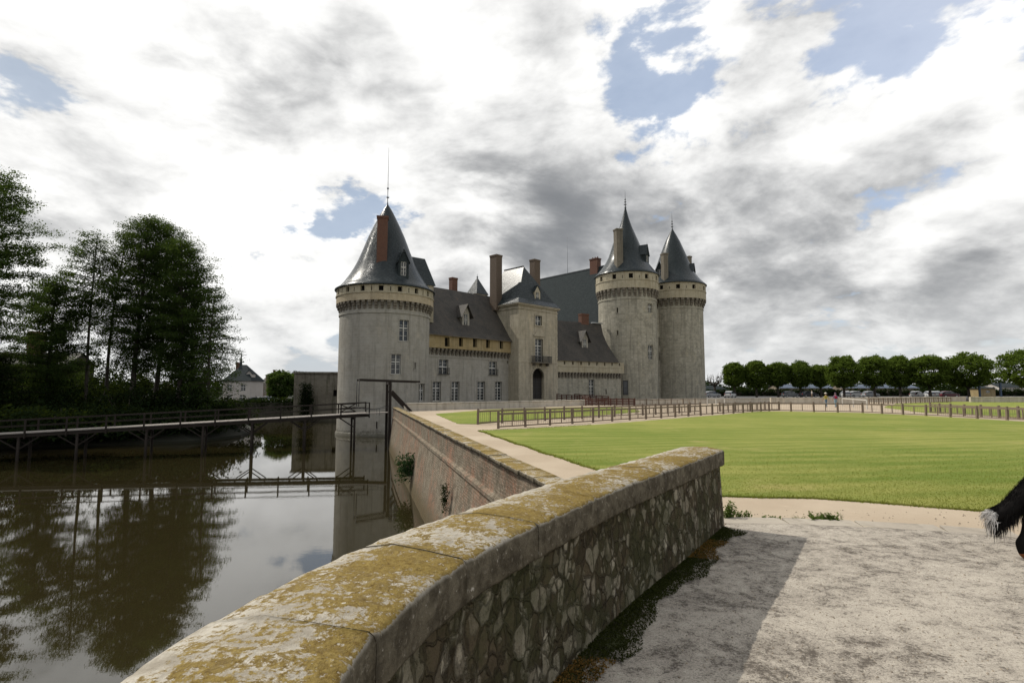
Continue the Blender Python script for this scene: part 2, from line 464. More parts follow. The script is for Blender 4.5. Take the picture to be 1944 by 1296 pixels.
def f_coping(t, p):
    ob = t.coord('Object')
    w = t.warp(ob, 4.0, 0.18)
    big = t.noise(w, 1.7, 7, 0.68); med = t.noise(w, 8, 7, 0.70); fine = t.noise(ob, 55, 4, 0.75)
    spk = t.noise(ob, 26, 5, 0.75)
    col = t.mix(med.step(0.35, 0.65), (0.27, 0.24, 0.19), (0.46, 0.425, 0.36))
    col = t.mix(spk.step(0.56, 0.68) * 0.75, col, (0.20, 0.175, 0.135))
    och = t.mix(spk.step(0.35, 0.66), (0.142, 0.093, 0.020), (0.238, 0.174, 0.054))
    och = t.mix(med.step(0.5, 0.68) * 0.6, och, (0.13, 0.095, 0.045))
    och = t.mix(fine.step(0.50, 0.68) * 0.75, och, (0.085, 0.050, 0.014))
    sep = t.new('ShaderNodeSeparateXYZ'); t.nt.links.new(t.coord('UV'), sep.inputs[0])
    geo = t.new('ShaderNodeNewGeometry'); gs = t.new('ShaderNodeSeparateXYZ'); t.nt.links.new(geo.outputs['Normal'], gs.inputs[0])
    top = S(t.nt, gs.outputs[2]).step(0.35, 0.8)      # lichen likes the upward faces; the mask also splits off the shade-dark sides
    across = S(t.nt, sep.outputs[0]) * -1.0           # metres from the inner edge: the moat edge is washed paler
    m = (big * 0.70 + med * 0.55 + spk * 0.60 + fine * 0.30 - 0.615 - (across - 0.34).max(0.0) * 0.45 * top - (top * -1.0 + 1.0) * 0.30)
    side = t.mix(med.step(0.35, 0.65), (0.055, 0.045, 0.030), (0.135, 0.115, 0.08))  # shade on the coping's side faces is put into this darker stone colour
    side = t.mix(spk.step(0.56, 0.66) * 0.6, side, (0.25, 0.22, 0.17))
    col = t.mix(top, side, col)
    col = t.mix(m.step(0.36, 0.45), col, och)
    col = t.mix((spk + med * 0.3).step(0.80, 0.88), col, (0.50, 0.47, 0.41))
    col = t.mix((t.noise(ob, 17, 4, 0.7)).step(0.66, 0.74) * 0.8, col, (0.07, 0.055, 0.035))
    pit = t.noise(ob, 95, 3, 0.7)
    setp(t, p, col, 0.95, t.bump(med * 0.9 + spk * 0.8 + fine * 0.5 + pit * 0.3, 0.8, 0.018))
    p.inputs['Specular IOR Level'].default_value = 0.12
coping_m = material('lichen covered coping', f_coping)
def f_rubble(t, p):
    uv = t.coord('UV'); ob = t.coord('Object')
    w = t.warp(uv, 3.0, 0.16, 3); w = t.warp(w, 14.0, 0.055, 4)
    w2 = t.scale(w, (1.0, 0.82, 1))
    c = t.voro(w2, 7.6, 'F1', 0.9); c2 = t.voro(t.scale(w, (1.0, 0.9, 1), loc=(3.3, 7.1, 0)), 14.5, 'F1', 0.95)
    sep = t.new('ShaderNodeSeparateColor'); t.nt.links.new(c.outputs['Color'], sep.inputs[0])
    sep2 = t.new('ShaderNodeSeparateColor'); t.nt.links.new(c2.outputs['Color'], sep2.inputs[0])
    r1, r2, q1 = S(t.nt, sep.outputs[0]), S(t.nt, sep.outputs[1]), S(t.nt, sep2.outputs[0])
    fine = t.noise(ob, 30, 5, 0.75); med = t.noise(ob, 6, 6, 0.7); big = t.noise(ob, 1.3, 4, 0.6)
    big1 = ((r1 * 0.58 + 0.06 + (big - 0.5) * 0.5) - S(t.nt, c.outputs['Distance']) + (fine - 0.5) * 0.42 + (med - 0.5) * 0.34).step(-0.03, 0.10)
    sm1 = ((q1 * 0.60 - 0.08 + (big - 0.5) * 0.3) - S(t.nt, c2.outputs['Distance']) + (fine - 0.5) * 0.45).step(-0.03, 0.12)
    e = t.voro(t.scale(w, (1.0, 0.85, 1), loc=(1.7, 2.9, 0)), 8.5, 'DISTANCE_TO_EDGE', 0.95); ec = t.voro(t.scale(w, (1.0, 0.85, 1), loc=(1.7, 2.9, 0)), 8.5, 'F1', 0.95)
    sep3 = t.new('ShaderNodeSeparateColor'); t.nt.links.new(ec.outputs['Color'], sep3.inputs[0])
    k1, k2 = S(t.nt, sep3.outputs[0]), S(t.nt, sep3.outputs[1])
    packed = (S(t.nt, e.outputs[0]) + (fine - 0.5) * 0.10).step(0.02, 0.10)
    pale = big1.max(sm1 * 0.85) * (r2 * 0.9 + 0.25).min(1.0)
    grime = (big * 0.6 + med * 0.55).step(0.46, 0.68)
    mort = t.mix(med.step(0.35, 0.65), (0.028, 0.021, 0.012), (0.070, 0.053, 0.032))
    dull = t.mix(k1, (0.042, 0.031, 0.018), (0.112, 0.085, 0.052))
    dull = t.mix(k2.step(0.62, 0.82) * (med + 0.35).min(1.0), dull, (0.33, 0.29, 0.215))
    dull = t.mix(fine.step(0.50, 0.68) * 0.7, dull, (0.040, 0.031, 0.019))
    col = t.mix(packed * 0.60 + 0.2, mort, dull)
    light = t.mix(r1, (0.24, 0.20, 0.135), (0.42, 0.375, 0.285))
    light = t.mix((med * 0.5 + fine * 0.6).step(0.50, 0.66) * 0.8, light, (0.095, 0.078, 0.048))
    col = t.mix(pale * packed.max(0.35), col, light)
    col = t.mix(grime * 0.55, col, (0.034, 0.042, 0.013))
    col = t.mix(fine.step(0.62, 0.72) * 0.35, col, (0.17, 0.14, 0.095))
    setp(t, p, col, 0.95, t.bump(packed * 0.6 + pale * 0.5 + fine * 0.5 + med * 0.5, 1.0, 0.03))
    p.inputs['Specular IOR Level'].default_value = 0.12
rubble_m = material('rubble stone with dark mortar', f_rubble)
def f_moatwall(t, p):
    uv = t.coord('UV'); ob = t.coord('Object')
    wv = t.warp(uv, 2.5, 0.13, 4)
    rnd, mor = t.brick(wv, 0.24, 0.080, 0.014)
    big = t.noise(t.scale(ob, (1, 1, 0.8)), 0.45, 6, 0.68); med = t.noise(ob, 2.4, 7, 0.72); fine = t.noise(ob, 16, 5, 0.75)
    red = t.mix(rnd * 0.6 + fine * 0.4, (0.21, 0.098, 0.058), (0.31, 0.175, 0.115))
    grey = t.mix(rnd * 0.4 + med * 0.6, (0.165, 0.14, 0.10), (0.29, 0.25, 0.19))
    col = t.mix((big * 0.8 + med * 0.55 - 0.16).step(0.38, 0.56), red, grey)
    col = t.mix(mor * 0.35, col, (0.40, 0.35, 0.28))
    col = t.mix((fine * 0.65 + med * 0.5).step(0.50, 0.66) * 0.85, col, (0.085, 0.066, 0.045))
    sep = t.new('ShaderNodeSeparateXYZ'); t.nt.links.new(uv, sep.inputs[0])
    low = S(t.nt, sep.outputs[1])
    wet = (low + (med - 0.5) * 1.2).step(-3.3, -2.2, 1.0, 0.0)
    col = t.mix(wet * 0.85, col, (0.085, 0.065, 0.030))
    setp(t, p, col, 0.95, t.bump(fine * 0.7 + med * 0.8 - mor * 0.6, 0.9, 0.04))
    p.inputs['Specular IOR Level'].default_value = 0.15
moatwall_m = material('old brick and rubble', f_moatwall)

def leaf_mat(name, c1, c2, trans=0.35):
    m = bpy.data.materials.new(name); m.use_nodes = True
    nt = m.node_tree; nt.nodes.remove(nt.nodes['Principled BSDF']); t = NT(nt)
    ob = t.coord('Object')
    n = t.noise(ob, 0.8, 4, 0.6); f = t.noise(ob, 9, 3, 0.7)
    col = t.mix(n * 0.5 + f * 0.5, c1, c2)
    d = t.new('ShaderNodeBsdfDiffuse'); t.put(d.inputs[0], col)
    tr = t.new('ShaderNodeBsdfTranslucent'); t.put(tr.inputs[0], t.mix(0.35, col, (0.16, 0.22, 0.02)))
    mx = t.new('ShaderNodeMixShader'); mx.inputs[0].default_value = trans
    nt.links.new(d.outputs[0], mx.inputs[1]); nt.links.new(tr.outputs[0], mx.inputs[2])
    nt.links.new(mx.outputs[0], nt.nodes['Material Output'].inputs[0])
    return m
leaf_cypress = leaf_mat('cypress leaves', (0.022, 0.042, 0.015), (0.055, 0.084, 0.022), 0.36)
leaf_fresh = leaf_mat('fresh cypress leaves', (0.030, 0.056, 0.017), (0.066, 0.10, 0.026), 0.36)
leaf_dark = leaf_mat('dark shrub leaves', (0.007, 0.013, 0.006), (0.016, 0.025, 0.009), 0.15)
leaf_lime = leaf_mat('lime tree leaves', (0.050, 0.090, 0.016), (0.115, 0.155, 0.028), 0.42)
leaf_weed = leaf_mat('weed leaves', (0.06, 0.10, 0.022), (0.13, 0.17, 0.045), 0.35)
leaf_ivy = leaf_mat('ivy leaves', (0.018, 0.040, 0.020), (0.04, 0.075, 0.03), 0.15)
grass_blade = leaf_mat('lawn blades', (0.125, 0.155, 0.022), (0.20, 0.205, 0.042), 0.38)
moss_m = leaf_mat('dark moss', (0.014, 0.019, 0.005), (0.040, 0.044, 0.012), 0.1)
straw_m = leaf_mat('rusty dead moss', (0.10, 0.055, 0.016), (0.17, 0.10, 0.03), 0.1)
def f_bark(t, p):
    ob = t.coord('Object')
    n = t.noise(t.scale(ob, (3, 3, 0.6)), 3, 6, 0.7)
    setp(t, p, t.mix(n, (0.022, 0.018, 0.014), (0.075, 0.062, 0.05)), 0.95, t.bump(n, 0.7, 0.04))
bark = material('tree bark', f_bark)
def stem_dummy(): pass
# ------------------------------------------------------------------ sun, sky, exposure
SUN = Vector((-0.84, 0.49, 1.03)).normalized()
sun_el = math.asin(SUN.z); sun_az = math.atan2(-SUN.x, SUN.y)
sd = bpy.data.lights.new('sun', 'SUN'); sd.energy = 4.3; sd.angle = R(0.5); sd.color = (1.0, 0.945, 0.85)
so = bpy.data.objects.new('sun', sd); COL.objects.link(so)
so.rotation_euler = SUN.to_track_quat('Z', 'Y').to_euler(); so.location = SUN * 60

world = bpy.data.worlds.new('World'); sc.world = world; world.use_nodes = True
wt = world.node_tree; W = NT(wt)
bg = wt.nodes['Background']; bg.inputs['Strength'].default_value = 0.11
sky = W.new('ShaderNodeTexSky', sky_type='NISHITA'); sky.sun_disc = False
sky.sun_elevation = sun_el; sky.sun_rotation = sun_az; sky.air_density = 1.0; sky.dust_density = 1.4; sky.ozone_density = 1.0
gen = W.coord('Generated')
sx = W.new('ShaderNodeSeparateXYZ'); wt.links.new(gen, sx.inputs[0])
dx, dy, dz = (S(wt, sx.outputs[i]) for i in range(3))
den = dz.max(0.0) + 0.55
cq = W.new('ShaderNodeCombineXYZ'); W.put(cq.inputs[0], dx / den); W.put(cq.inputs[1], dy / den); W.put(cq.inputs[2], dz * 1.55)
qv = W.warp(cq.outputs[0], 1.6, 0.20, 3)
def lobe(lst):
    tot = None
    for px, py, sg, amp in lst:
        d = ray(px, py).normalized(); k = (F_PX / sg) ** 2 * 0.5
        n = W.new('ShaderNodeVectorMath', operation='DOT_PRODUCT'); wt.links.new(gen, n.inputs[0]); n.inputs[1].default_value = d
        g = ((S(wt, n.outputs['Value']) - 1.0) * k).exp() * amp
        tot = g if tot is None else tot + g
    return tot
cov = lobe([(1270, 110, 80, -0.30), (1400, 60, 80, -0.24), (1550, 30, 80, -0.24), (1150, 110, 50, -0.24), (1290, 190, 45, -0.22), (1500, 180, 45, -0.22), (1640, 100, 35, -0.15), (650, 400, 60, -0.26), (740, 380, 45, -0.22), (560, 475, 55, -0.16),
            (1660, 250, 60, -0.24), (1800, 225, 70, -0.24), (1915, 190, 60, -0.26), (240, 145, 45, -0.20), (90, 150, 40, -0.14), (1880, 440, 70, -0.16), (1450, 545, 60, -0.12), (470, 555, 80, -0.12), (1560, 395, 60, -0.10), (1700, 20, 40, -0.16),
            (320, 260, 260, 0.12), (850, 100, 240, 0.12), (1050, 290, 200, 0.16), (900, 430, 130, 0.12), (1400, 210, 70, 0.30), (1470, 120, 50, 0.20), (1730, 100, 80, 0.26), (1600, 215, 50, 0.22), (1830, 130, 60, 0.14), (1740, 320, 130, 0.14), (1500, 460, 150, 0.12), (400, 370, 100, 0.26), (470, 300, 70, 0.14)])
lum = lobe([(590, 140, 85, -0.34), (60, 230, 90, -0.40), (130, 370, 110, -0.30), (1180, 285, 130, -0.34), (980, 270, 90, -0.22), (940, 350, 110, -0.16), (870, 480, 120, -0.14), (1230, 430, 130, -0.26), (1750, 600, 160, -0.18), (1480, 580, 140, -0.14), (1600, 340, 120, -0.20), (1700, 470, 130, -0.14),
            (60, 520, 100, -0.10), (1010, 50, 70, -0.20), (700, 210, 60, -0.12), (640, 310, 50, -0.14), (1870, 620, 80, -0.1), (1080, 420, 70, -0.1),
            (300, 220, 150, 0.30), (880, 90, 90, 0.26), (400, 120, 90, 0.3), (420, 400, 90, 0.2), (1380, 200, 60, 0.30), (1750, 60, 100, 0.24), (860, 410, 60, 0.16), (1600, 190, 60, 0.24), (700, 60, 100, 0.2), (1200, 30, 60, 0.15), (1850, 280, 60, 0.12)])
so_q = W.scale(qv, 1.0, loc=(-0.86 * 0.07, 0.5 * 0.07, 0.06))
n1 = W.noise(qv, 2.9, 9, 0.57)
n2 = W.noise(so_q, 2.9, 7, 0.57)
n3 = W.noise(qv, 1.5, 3, 0.5)
nb = W.noise(qv, 8.5, 7, 0.58)
dens = (n1 - 0.5) * 2.9 + 0.63 + cov * 0.92 + (nb - 0.5) * 0.34
cover = dens.step(0.42, 0.56)
thick = dens.step(0.55, 1.15)
ds = W.new('ShaderNodeVectorMath', operation='DOT_PRODUCT'); wt.links.new(gen, ds.inputs[0]); ds.inputs[1].default_value = SUN
nearsun = ((S(wt, ds.outputs['Value']) - 1.0) * 2.6).exp()
L = (n1 - n2) * 4.6 + 1.03 - thick * 0.40 + lum * 0.72 + nearsun * 0.40 + (nb - 0.5) * 0.52 + (n3 - 0.5) * 0.40
Lf = S(wt, (((L - 0.66) * -3.1).exp() + 1.0).k)
Lf = S(wt, Lf._m('POWER', -1.0).k)
ccol = W.mix(Lf, (0.235, 0.245, 0.26), (1.36, 1.35, 1.32))
k = 1.0 / 0.11
sc_ = W.new('ShaderNodeVectorMath', operation='SCALE'); wt.links.new(ccol, sc_.inputs[0]); sc_.inputs['Scale'].default_value = k
skyc = W.mix(0.45, sky.outputs[0], (0.34 * k, 0.49 * k, 0.74 * k))
skyc = W.mix(nearsun * 0.55, skyc, (0.86 * k, 0.92 * k, 0.98 * k))
full = W.mix(cover * 0.86 + 0.12, skyc, sc_.outputs[0])
hz = dz.step(0.0, 0.20, 0.55, 0.0)
full = W.mix(hz, full, (0.80 * k, 0.82 * k, 0.83 * k))
wt.links.new(full, bg.inputs['Color'])
world.cycles.sampling_method = 'MANUAL'; world.cycles.sample_map_resolution = 512
sc.view_settings.view_transform = 'Standard'; sc.view_settings.look = 'None'
sc.view_settings.exposure = -0.13; sc.view_settings.gamma = 1.0; sc.view_settings.use_curve_mapping = False
sc.cycles.use_denoising = True
sc.cycles.max_bounces = 6; sc.cycles.transparent_max_bounces = 4
sc.cycles.caustics_reflective = False; sc.cycles.caustics_refractive = False

# ------------------------------------------------------------------ ground, water, lawns
def sheet(name, pts, z, m, thick=None, label=None, kind='structure', cat=None):
    mb = MB(); n = len(pts)
    mb.poly([(p[0], p[1], z) for p in pts], 0)
    if thick:
        for i in range(n):
            a, b = pts[i], pts[(i + 1) % n]
            mb.poly([(a[0], a[1], z - thick), (b[0], b[1], z - thick), (b[0], b[1], z), (a[0], a[1], z)], 0)
    o = mb.build(name, m)
    return tag(o, label, cat, None, kind)

WA = Vector((-11.45, 53.6)); WB = Vector((1.39, 6.6))          # retaining wall along the moat, outer top edge
wd = (WB - WA).normalized(); wn = Vector((-wd.y, wd.x))          # wn points to the lawn
if wn.x < 0: wn = -wn
tag(sheet('water', [(-400, -120), (300, -120), (300, 300), (-400, 300)], WATER_Z, water_m), 'still murky brown moat water reflecting trees, bridge and clouds', 'water')
q = 0.40
LW0, LW1 = gp(778, 781), gp(1112, 769.5)                         # low stone wall between the lawn and the castle moat
terr = [(WB + wn * q)[:], (WA + wn * q)[:], (WA.x + 1.0, WA.y + 0.9), (LW0.x, LW0.y + .25), (LW1.x, LW1.y + .25), (16.0, 78.5), (30, 88), (48, 97), (75, 104), (75, 110),
        (300, 110), (300, -60), (-1.0, -60), (-0.9, -2.0), (-0.75, 1.0), (-0.3, 3.2), (0.7, 5.2)]
tag(sheet('path', terr, 0.0, gravel, 8.0), 'pinkish gravel path around the castle lawns', 'path')
tag(sheet('car_park', [(36, 106), (300, 106), (300, 168), (36, 168)], 0.42, asphalt_m, 6), 'dark car park ground under the trees', 'car park')
tag(sheet('ground', [(-4000, 126), (4000, 126), (4000, 6000), (-4000, 6000)], -0.95, earth_m, 6), 'flat ground reaching to the horizon', 'ground')
tag(sheet('bank', [(-400, 112), (-27, 112), (-27, 127), (-400, 127)], -1.0, earth_m, 6), 'town bank of the moat', 'bank')

def fine_line(pts, step=0.45, jit=0.05, rng=random.Random(3)):
    out = []
    for i in range(len(pts) - 1):
        a, b = Vector(pts[i][:2]), Vector(pts[i + 1][:2]); n = max(1, int((b - a).length / step))
        for k_ in range(n):
            p_ = a.lerp(b, k_ / n); out.append(Vector((p_.x + rng.gauss(0, jit), p_.y + rng.gauss(0, jit))))
    return out
FA = gp(946, 813.5); FB = Vector((25.2, 54.6, 0)); FC = Vector((31.6, 50.2, 0)); FD = Vector((33.5, 36.5, 0))
L1 = [gp(909, 818), gp(1120, 889)]
dL = (L1[1] - L1[0]).normalized()
corner = L1[1] + dL * 2.2
fr = [gp(1385, 943.5), gp(1500, 946), gp(1600, 950), gp(1750, 961), gp(1885, 972), gp(1990, 984)]
right = [Vector((14, 7.2, 0)), Vector((26, 4.5, 0)), Vector((31.5, 8, 0)), Vector((32.6, 30, 0)), Vector((32.3, 44, 0)), Vector((30.9, 49.4, 0)), Vector((25.3, 53.4, 0)), Vector((23.2, 52.6, 0))]
near_f = [gp(1383, 786.5), gp(1140, 806), gp(989, 815.0), gp(909, 818)]
lawn1 = fine_line([L1[0], L1[1], corner, corner + Vector((0.5, -0.55, 0)), Vector((2.6, 10.6, 0))] + fr + right + near_f, 0.4, 0.035)
tag(sheet('lawn', lawn1, 0.03, lawn_m, 0.1), 'large mown lawn in front of the castle', 'lawn')
lawn2 = fine_line([gp(826, 786), gp(871, 804.5), gp(905, 805), gp(1000, 797), gp(1150, 787.5), gp(1215, 781.5), gp(1200, 774.5), gp(1108, 772.5), gp(930, 777.5), gp(826, 786)], 0.6, 0.05)
o = tag(sheet('lawn', lawn2, 0.03, lawn_m, 0.1), 'small wedge of lawn between the far fence and the low castle wall', 'lawn')
lawn3 = fine_line([(38.2, 30), (60, 28), (120, 60), (120, 103), (78, 101), (58, 84), (44, 66), (37.2, 50.5), (38.2, 30)], 1.0, 0.08)
tag(sheet('lawn', lawn3, 0.03, lawn_m, 0.1), 'far strip of lawn beyond the path fences on the right', 'lawn')

# slab of the causeway where the picture was taken
edge = [gp(1380, 993, SLAB_Z), gp(1500, 994.5, SLAB_Z), gp(1640, 1000, SLAB_Z), gp(1800, 1009, SLAB_Z), gp(1944, 1021, SLAB_Z), Vector((9, 5.2, 0)), Vector((16, 1.0, 0))]
slab = [(p_.x, p_.y) for p_ in edge] + [(16, -12), (-0.55, -12), (-0.55, 0.5), (-0.2, 2.2), (0.6, 4.2), (1.5, 5.9), (2.5, 7.2)]
tag(sheet('pavement', fine_line(slab + slab[:1], 0.25, 0.006), SLAB_Z, slab_m, 0.12), 'stained pale concrete deck of the causeway', 'pavement')
mb = MB()
kp = [gp(1376, 993, SLAB_Z), gp(1500, 994.5, SLAB_Z), gp(1640, 1000, SLAB_Z), gp(1800, 1009, SLAB_Z), gp(1944, 1021, SLAB_Z), Vector((9, 5.2, SLAB_Z))]
for i in range(len(kp) - 1):
    d = (kp[i + 1] - kp[i]).normalized(); nn = Vector((-d.y, d.x, 0))
    if nn.y < 0: nn = -nn
    mb.bar(kp[i] + nn * 0.21 + d * 0.006 - Vector((0, 0, 0.065)), kp[i + 1] + nn * 0.21 - d * 0.006 - Vector((0, 0, 0.065)), 0.40, 0.13)
kerb_m = stone_mat('worn kerb stone', (0.27, 0.235, 0.19), (0.38, 0.34, 0.28), (0.15, 0.13, 0.10), joint=0.1)
tag(mb.build('kerb', kerb_m), 'worn stone kerb along the far edge of the concrete deck', 'kerb', None, 'structure')

# island with the cypress trees
isl = [(-32.0, 66), (-33.5, 58.5), (-42, 55), (-60, 50), (-90, 47), (-140, 50), (-140, 100), (-60, 98), (-42, 88), (-35, 76)]
mb = MB(); top = []; n = len(isl)
ctr = Vector((-70, 72))
inn = [Vector(p_) + (ctr - Vector(p_)).normalized() * 2.2 for p_ in isl]
for i in range(n):
    j = (i + 1) % n
    a, b, c, d = isl[i], isl[j], inn[j], inn[i]
    mb.poly([(a[0], a[1], WATER_Z - 1), (b[0], b[1], WATER_Z - 1), (b[0], b[1], WATER_Z + .25), (a[0], a[1], WATER_Z + .25)])
    mb.poly([(a[0], a[1], WATER_Z + .25), (b[0], b[1], WATER_Z + .25), (c[0], c[1], WATER_Z + 1.1), (d[0], d[1], WATER_Z + 1.1)])
mb.poly([(p_[0], p_[1], WATER_Z + 1.1) for p_ in inn])
tag(mb.build('bank', earth_m), 'dark wooded bank on the left of the moat', 'bank', None, 'structure')
stone_ringlow = stone_mat('tan parapet stone', (0.33, 0.27, 0.175), (0.42, 0.36, 0.26), (0.20, 0.16, 0.11), joint=0.5)
# ------------------------------------------------------------------ the castle
castle = empty('castle', (2.0, 92.0, WATER_Z), 'medieval castle of pale stone with pointed slate tower roofs, standing in its moat', 'castle')

class Plane:
    def __init__(s, O, th=None, to=None):
        s.O = Vector(O[:2])
        if to is not None:
            d = Vector(to[:2]) - s.O; s.len = d.length; th = math.atan2(d.y, d.x)
        s.th = th; s.u = Vector((math.cos(th), math.sin(th))); s.n = Vector((math.sin(th), -math.cos(th)))
    def __call__(s, a, z, b):
        p = s.O + s.u * a + s.n * b
        return Vector((p.x, p.y, z))
    def hit(s, px, py, b=0.0):
        r = ray(px, py); o = s.O + s.n * b
        det = s.u.x * (-r.y) - s.u.y * (-r.x)
        a = ((-o.x) * (-r.y) - (-o.y) * (-r.x)) / det
        t = (s.u.x * (-o.y) - s.u.y * (-o.x)) / det
        return a, CAM_Z + r.z * t
    def hole(s, x0, x1, y0, y1):
        a0, _ = s.hit(x0, (y0 + y1) / 2); a1, _ = s.hit(x1, (y0 + y1) / 2)
        xm = (x0 + x1) / 2
        return (a0, a1, s.hit(xm, y1)[1], s.hit(xm, y0)[1])
class Cyl:
    def __init__(s, c, r): s.c = Vector(c[:2]); s.r = r; s.p0 = math.atan2(-c[1], -c[0])
    def __call__(s, a, z, b):
        f = s.p0 + a / s.r
        return Vector((s.c.x + (s.r + b) * math.cos(f), s.c.y + (s.r + b) * math.sin(f), z))
    def hit(s, px, py):
        r = ray(px, py); d = Vector((r.x, r.y)); A = d.dot(d); B = -2 * d.dot(s.c); C_ = s.c.dot(s.c) - s.r ** 2
        D_ = max(B * B - 4 * A * C_, 0); t = (-B - math.sqrt(D_)) / (2 * A); p = d * t - s.c
        f = math.atan2(p.y, p.x) - s.p0
        f = (f + PI) % (2 * PI) - PI
        return f * s.r, CAM_Z + r.z * t
    hole = Plane.hole

def window(parent, fn, h, depth=0.3, bars=(1, 4), frame=0.06, mull=0.13, transom=(0.62,), name='window', fm=None):
    mb = MB(); a0, a1, z0, z1 = h; b = -depth
    mb.boxfn(fn, a0, a1, z0, z1, b - 0.06, b, 1)
    B0, B1 = b - 0.01, b + 0.05
    mb.boxfn(fn, a0, a0 + frame, z0, z1, B0, B1); mb.boxfn(fn, a1 - frame, a1, z0, z1, B0, B1)
    mb.boxfn(fn, a0 + frame, a1 - frame, z1 - frame, z1, B0, B1); mb.boxfn(fn, a0 + frame, a1 - frame, z0, z0 + frame, B0, B1)
    am = (a0 + a1) / 2
    if mull: mb.boxfn(fn, am - mull / 2, am + mull / 2, z0 + frame, z1 - frame, B0, B1 + 0.03)
    for t in transom:
        zt = z0 + (z1 - z0) * t
        mb.boxfn(fn, a0 + frame, a1 - frame, zt - mull * .5 - .01, zt + mull * .5 + .01, B0, B1 + 0.02)
    if bars:
        for half in ((a0 + frame, am), (am, a1 - frame)) if mull else ((a0, a1),):
            for k in range(1, bars[0]):
                x = half[0] + (half[1] - half[0]) * k / bars[0]
                mb.boxfn(fn, x - .018, x + .018, z0 + frame, z1 - frame, B0, B1 - 0.02)
        for k in range(1, bars[1]):
            z = z0 + (z1 - z0) * k / bars[1]
            mb.boxfn(fn, a0 + frame, a1 - frame, z - .022, z + .022, B0, B1 - 0.021)
    return mb.build(name, [fm or frame_white, glass], parent)
def dark_opening(parent, fn, h, depth=0.35, name='opening'):
    mb = MB(); mb.boxfn(fn, h[0], h[1], h[2], h[3], -depth - .05, -depth, 0)
    return mb.build(name, void, parent)
def surround(mb, fn, h, w=0.16, b=0.05, m=0):
    mb.boxfn(fn, h[0] - w, h[0], h[2], h[3] + w, 0.0, b, m); mb.boxfn(fn, h[1], h[1] + w, h[2], h[3] + w, 0.0, b, m)
    mb.boxfn(fn, h[0], h[1], h[3], h[3] + w, 0.0, b, m); mb.boxfn(fn, h[0] - w * 1.2, h[1] + w * 1.2, h[2] - w * .8, h[2], 0.0, b * 2, m)
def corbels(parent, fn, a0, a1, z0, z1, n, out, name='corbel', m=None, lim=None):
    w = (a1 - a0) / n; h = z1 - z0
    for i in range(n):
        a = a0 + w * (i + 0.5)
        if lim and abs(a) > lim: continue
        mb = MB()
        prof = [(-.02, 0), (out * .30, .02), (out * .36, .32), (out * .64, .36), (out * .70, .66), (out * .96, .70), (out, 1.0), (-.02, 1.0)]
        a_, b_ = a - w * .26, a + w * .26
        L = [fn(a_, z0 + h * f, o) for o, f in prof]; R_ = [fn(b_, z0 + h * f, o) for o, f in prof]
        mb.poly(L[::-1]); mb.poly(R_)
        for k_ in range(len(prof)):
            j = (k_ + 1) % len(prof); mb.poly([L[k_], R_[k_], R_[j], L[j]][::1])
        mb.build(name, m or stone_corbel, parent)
def chimney(parent, c, size, z0, z1, rz, m, cap=0.09, pots=0):
    mb = MB()
    mb.box((c[0], c[1], (z0 + z1 - .35) / 2), (size[0], size[1], z1 - .35 - z0), rz)
    mb.box((c[0], c[1], z1 - .275), (size[0] + cap, size[1] + cap, .15), rz)
    mb.box((c[0], c[1], z1 - .10), (size[0] + cap * 2, size[1] + cap * 2, .20), rz)
    if size[0] > 0.8:
        for s_ in (-1, 1): mb.box((c[0] + s_ * size[0] * .22 * math.cos(rz), c[1] + s_ * size[0] * .22 * math.sin(rz), z1 + .005), (size[0] * .3, size[1] * .5, .02), rz, 1)
    for i in range(pots):
        x = (i - (pots - 1) / 2) * size[0] / max(pots, 1)
        mb.lathe((c[0] + x * math.cos(rz), c[1] + x * math.sin(rz)), [(0.13, z1), (0.11, z1 + .35), (0.14, z1 + .40), (0.08, z1 + .42)], 8, 0)
    return mb.build('chimney', [m, void], parent)
def finial(parent, c, z0, z1, r=0.06, balls=3):
    mb = MB(); H = z1 - z0
    prof = [(r * 2.6, z0 - .3), (r * 1.8, z0), (r, z0 + H * .05)]
    for i in range(balls):
        z = z0 + H * (0.12 + 0.16 * i); q_ = r * (3.6 - i * .7)
        prof += [(r * .9, z - .14), (q_, z), (r * .8, z + .14)]
    prof += [(r * .55, z0 + H * .6), (0.012, z1)]
    mb.lathe(c, prof, 10, 0)
    return mb.build('finial', lead, parent)
def dormer(parent, P, w, z0, z1, zg, depth, wall, roof, hole=None, flat=False, over=0.15):
    """P: plane at the dormer's front, a centred on 0"""
    mb = MB()
    hw = w / 2
    hole = hole or (-hw * .52, hw * .52, z0 + (z1 - z0) * .15, z1 - (z1 - z0) * .06)
    mb.panel(P, -hw, hw, z0, z1, [hole], 0, 0, 0.15)
    mb.poly([P(-hw, z1, 0), P(hw, z1, 0), P(0, zg, 0)], 0)
    mb.poly([P(-hw, z0, -depth), P(-hw, z0, 0), P(-hw, z1, 0), P(-hw, z1, -depth)], 0)
    mb.poly([P(hw, z0, 0), P(hw, z0, -depth), P(hw, z1, -depth), P(hw, z1, 0)], 0)
    dz_ = (zg - z1) / hw * over; t = 0.07
    for s_ in (-1, 1):
        e = s_ * (hw + over)
        pts = [P(e, z1 - dz_ + .03, over), P(e, z1 - dz_ + .03, -depth), P(0, zg + .03, -depth), P(0, zg + .03, over)]
        up = [p_ + Vector((0, 0, t)) for p_ in pts]
        if s_ < 0: pts, up = pts[::-1], up[::-1]
        mb.poly(up, 1); mb.poly(pts[::-1], 1)
        for i in range(4):
            j = (i + 1) % 4; mb.poly([pts[i], pts[j], up[j], up[i]], 1)
    o = mb.build('dormer', [wall, roof], parent)
    return o, hole

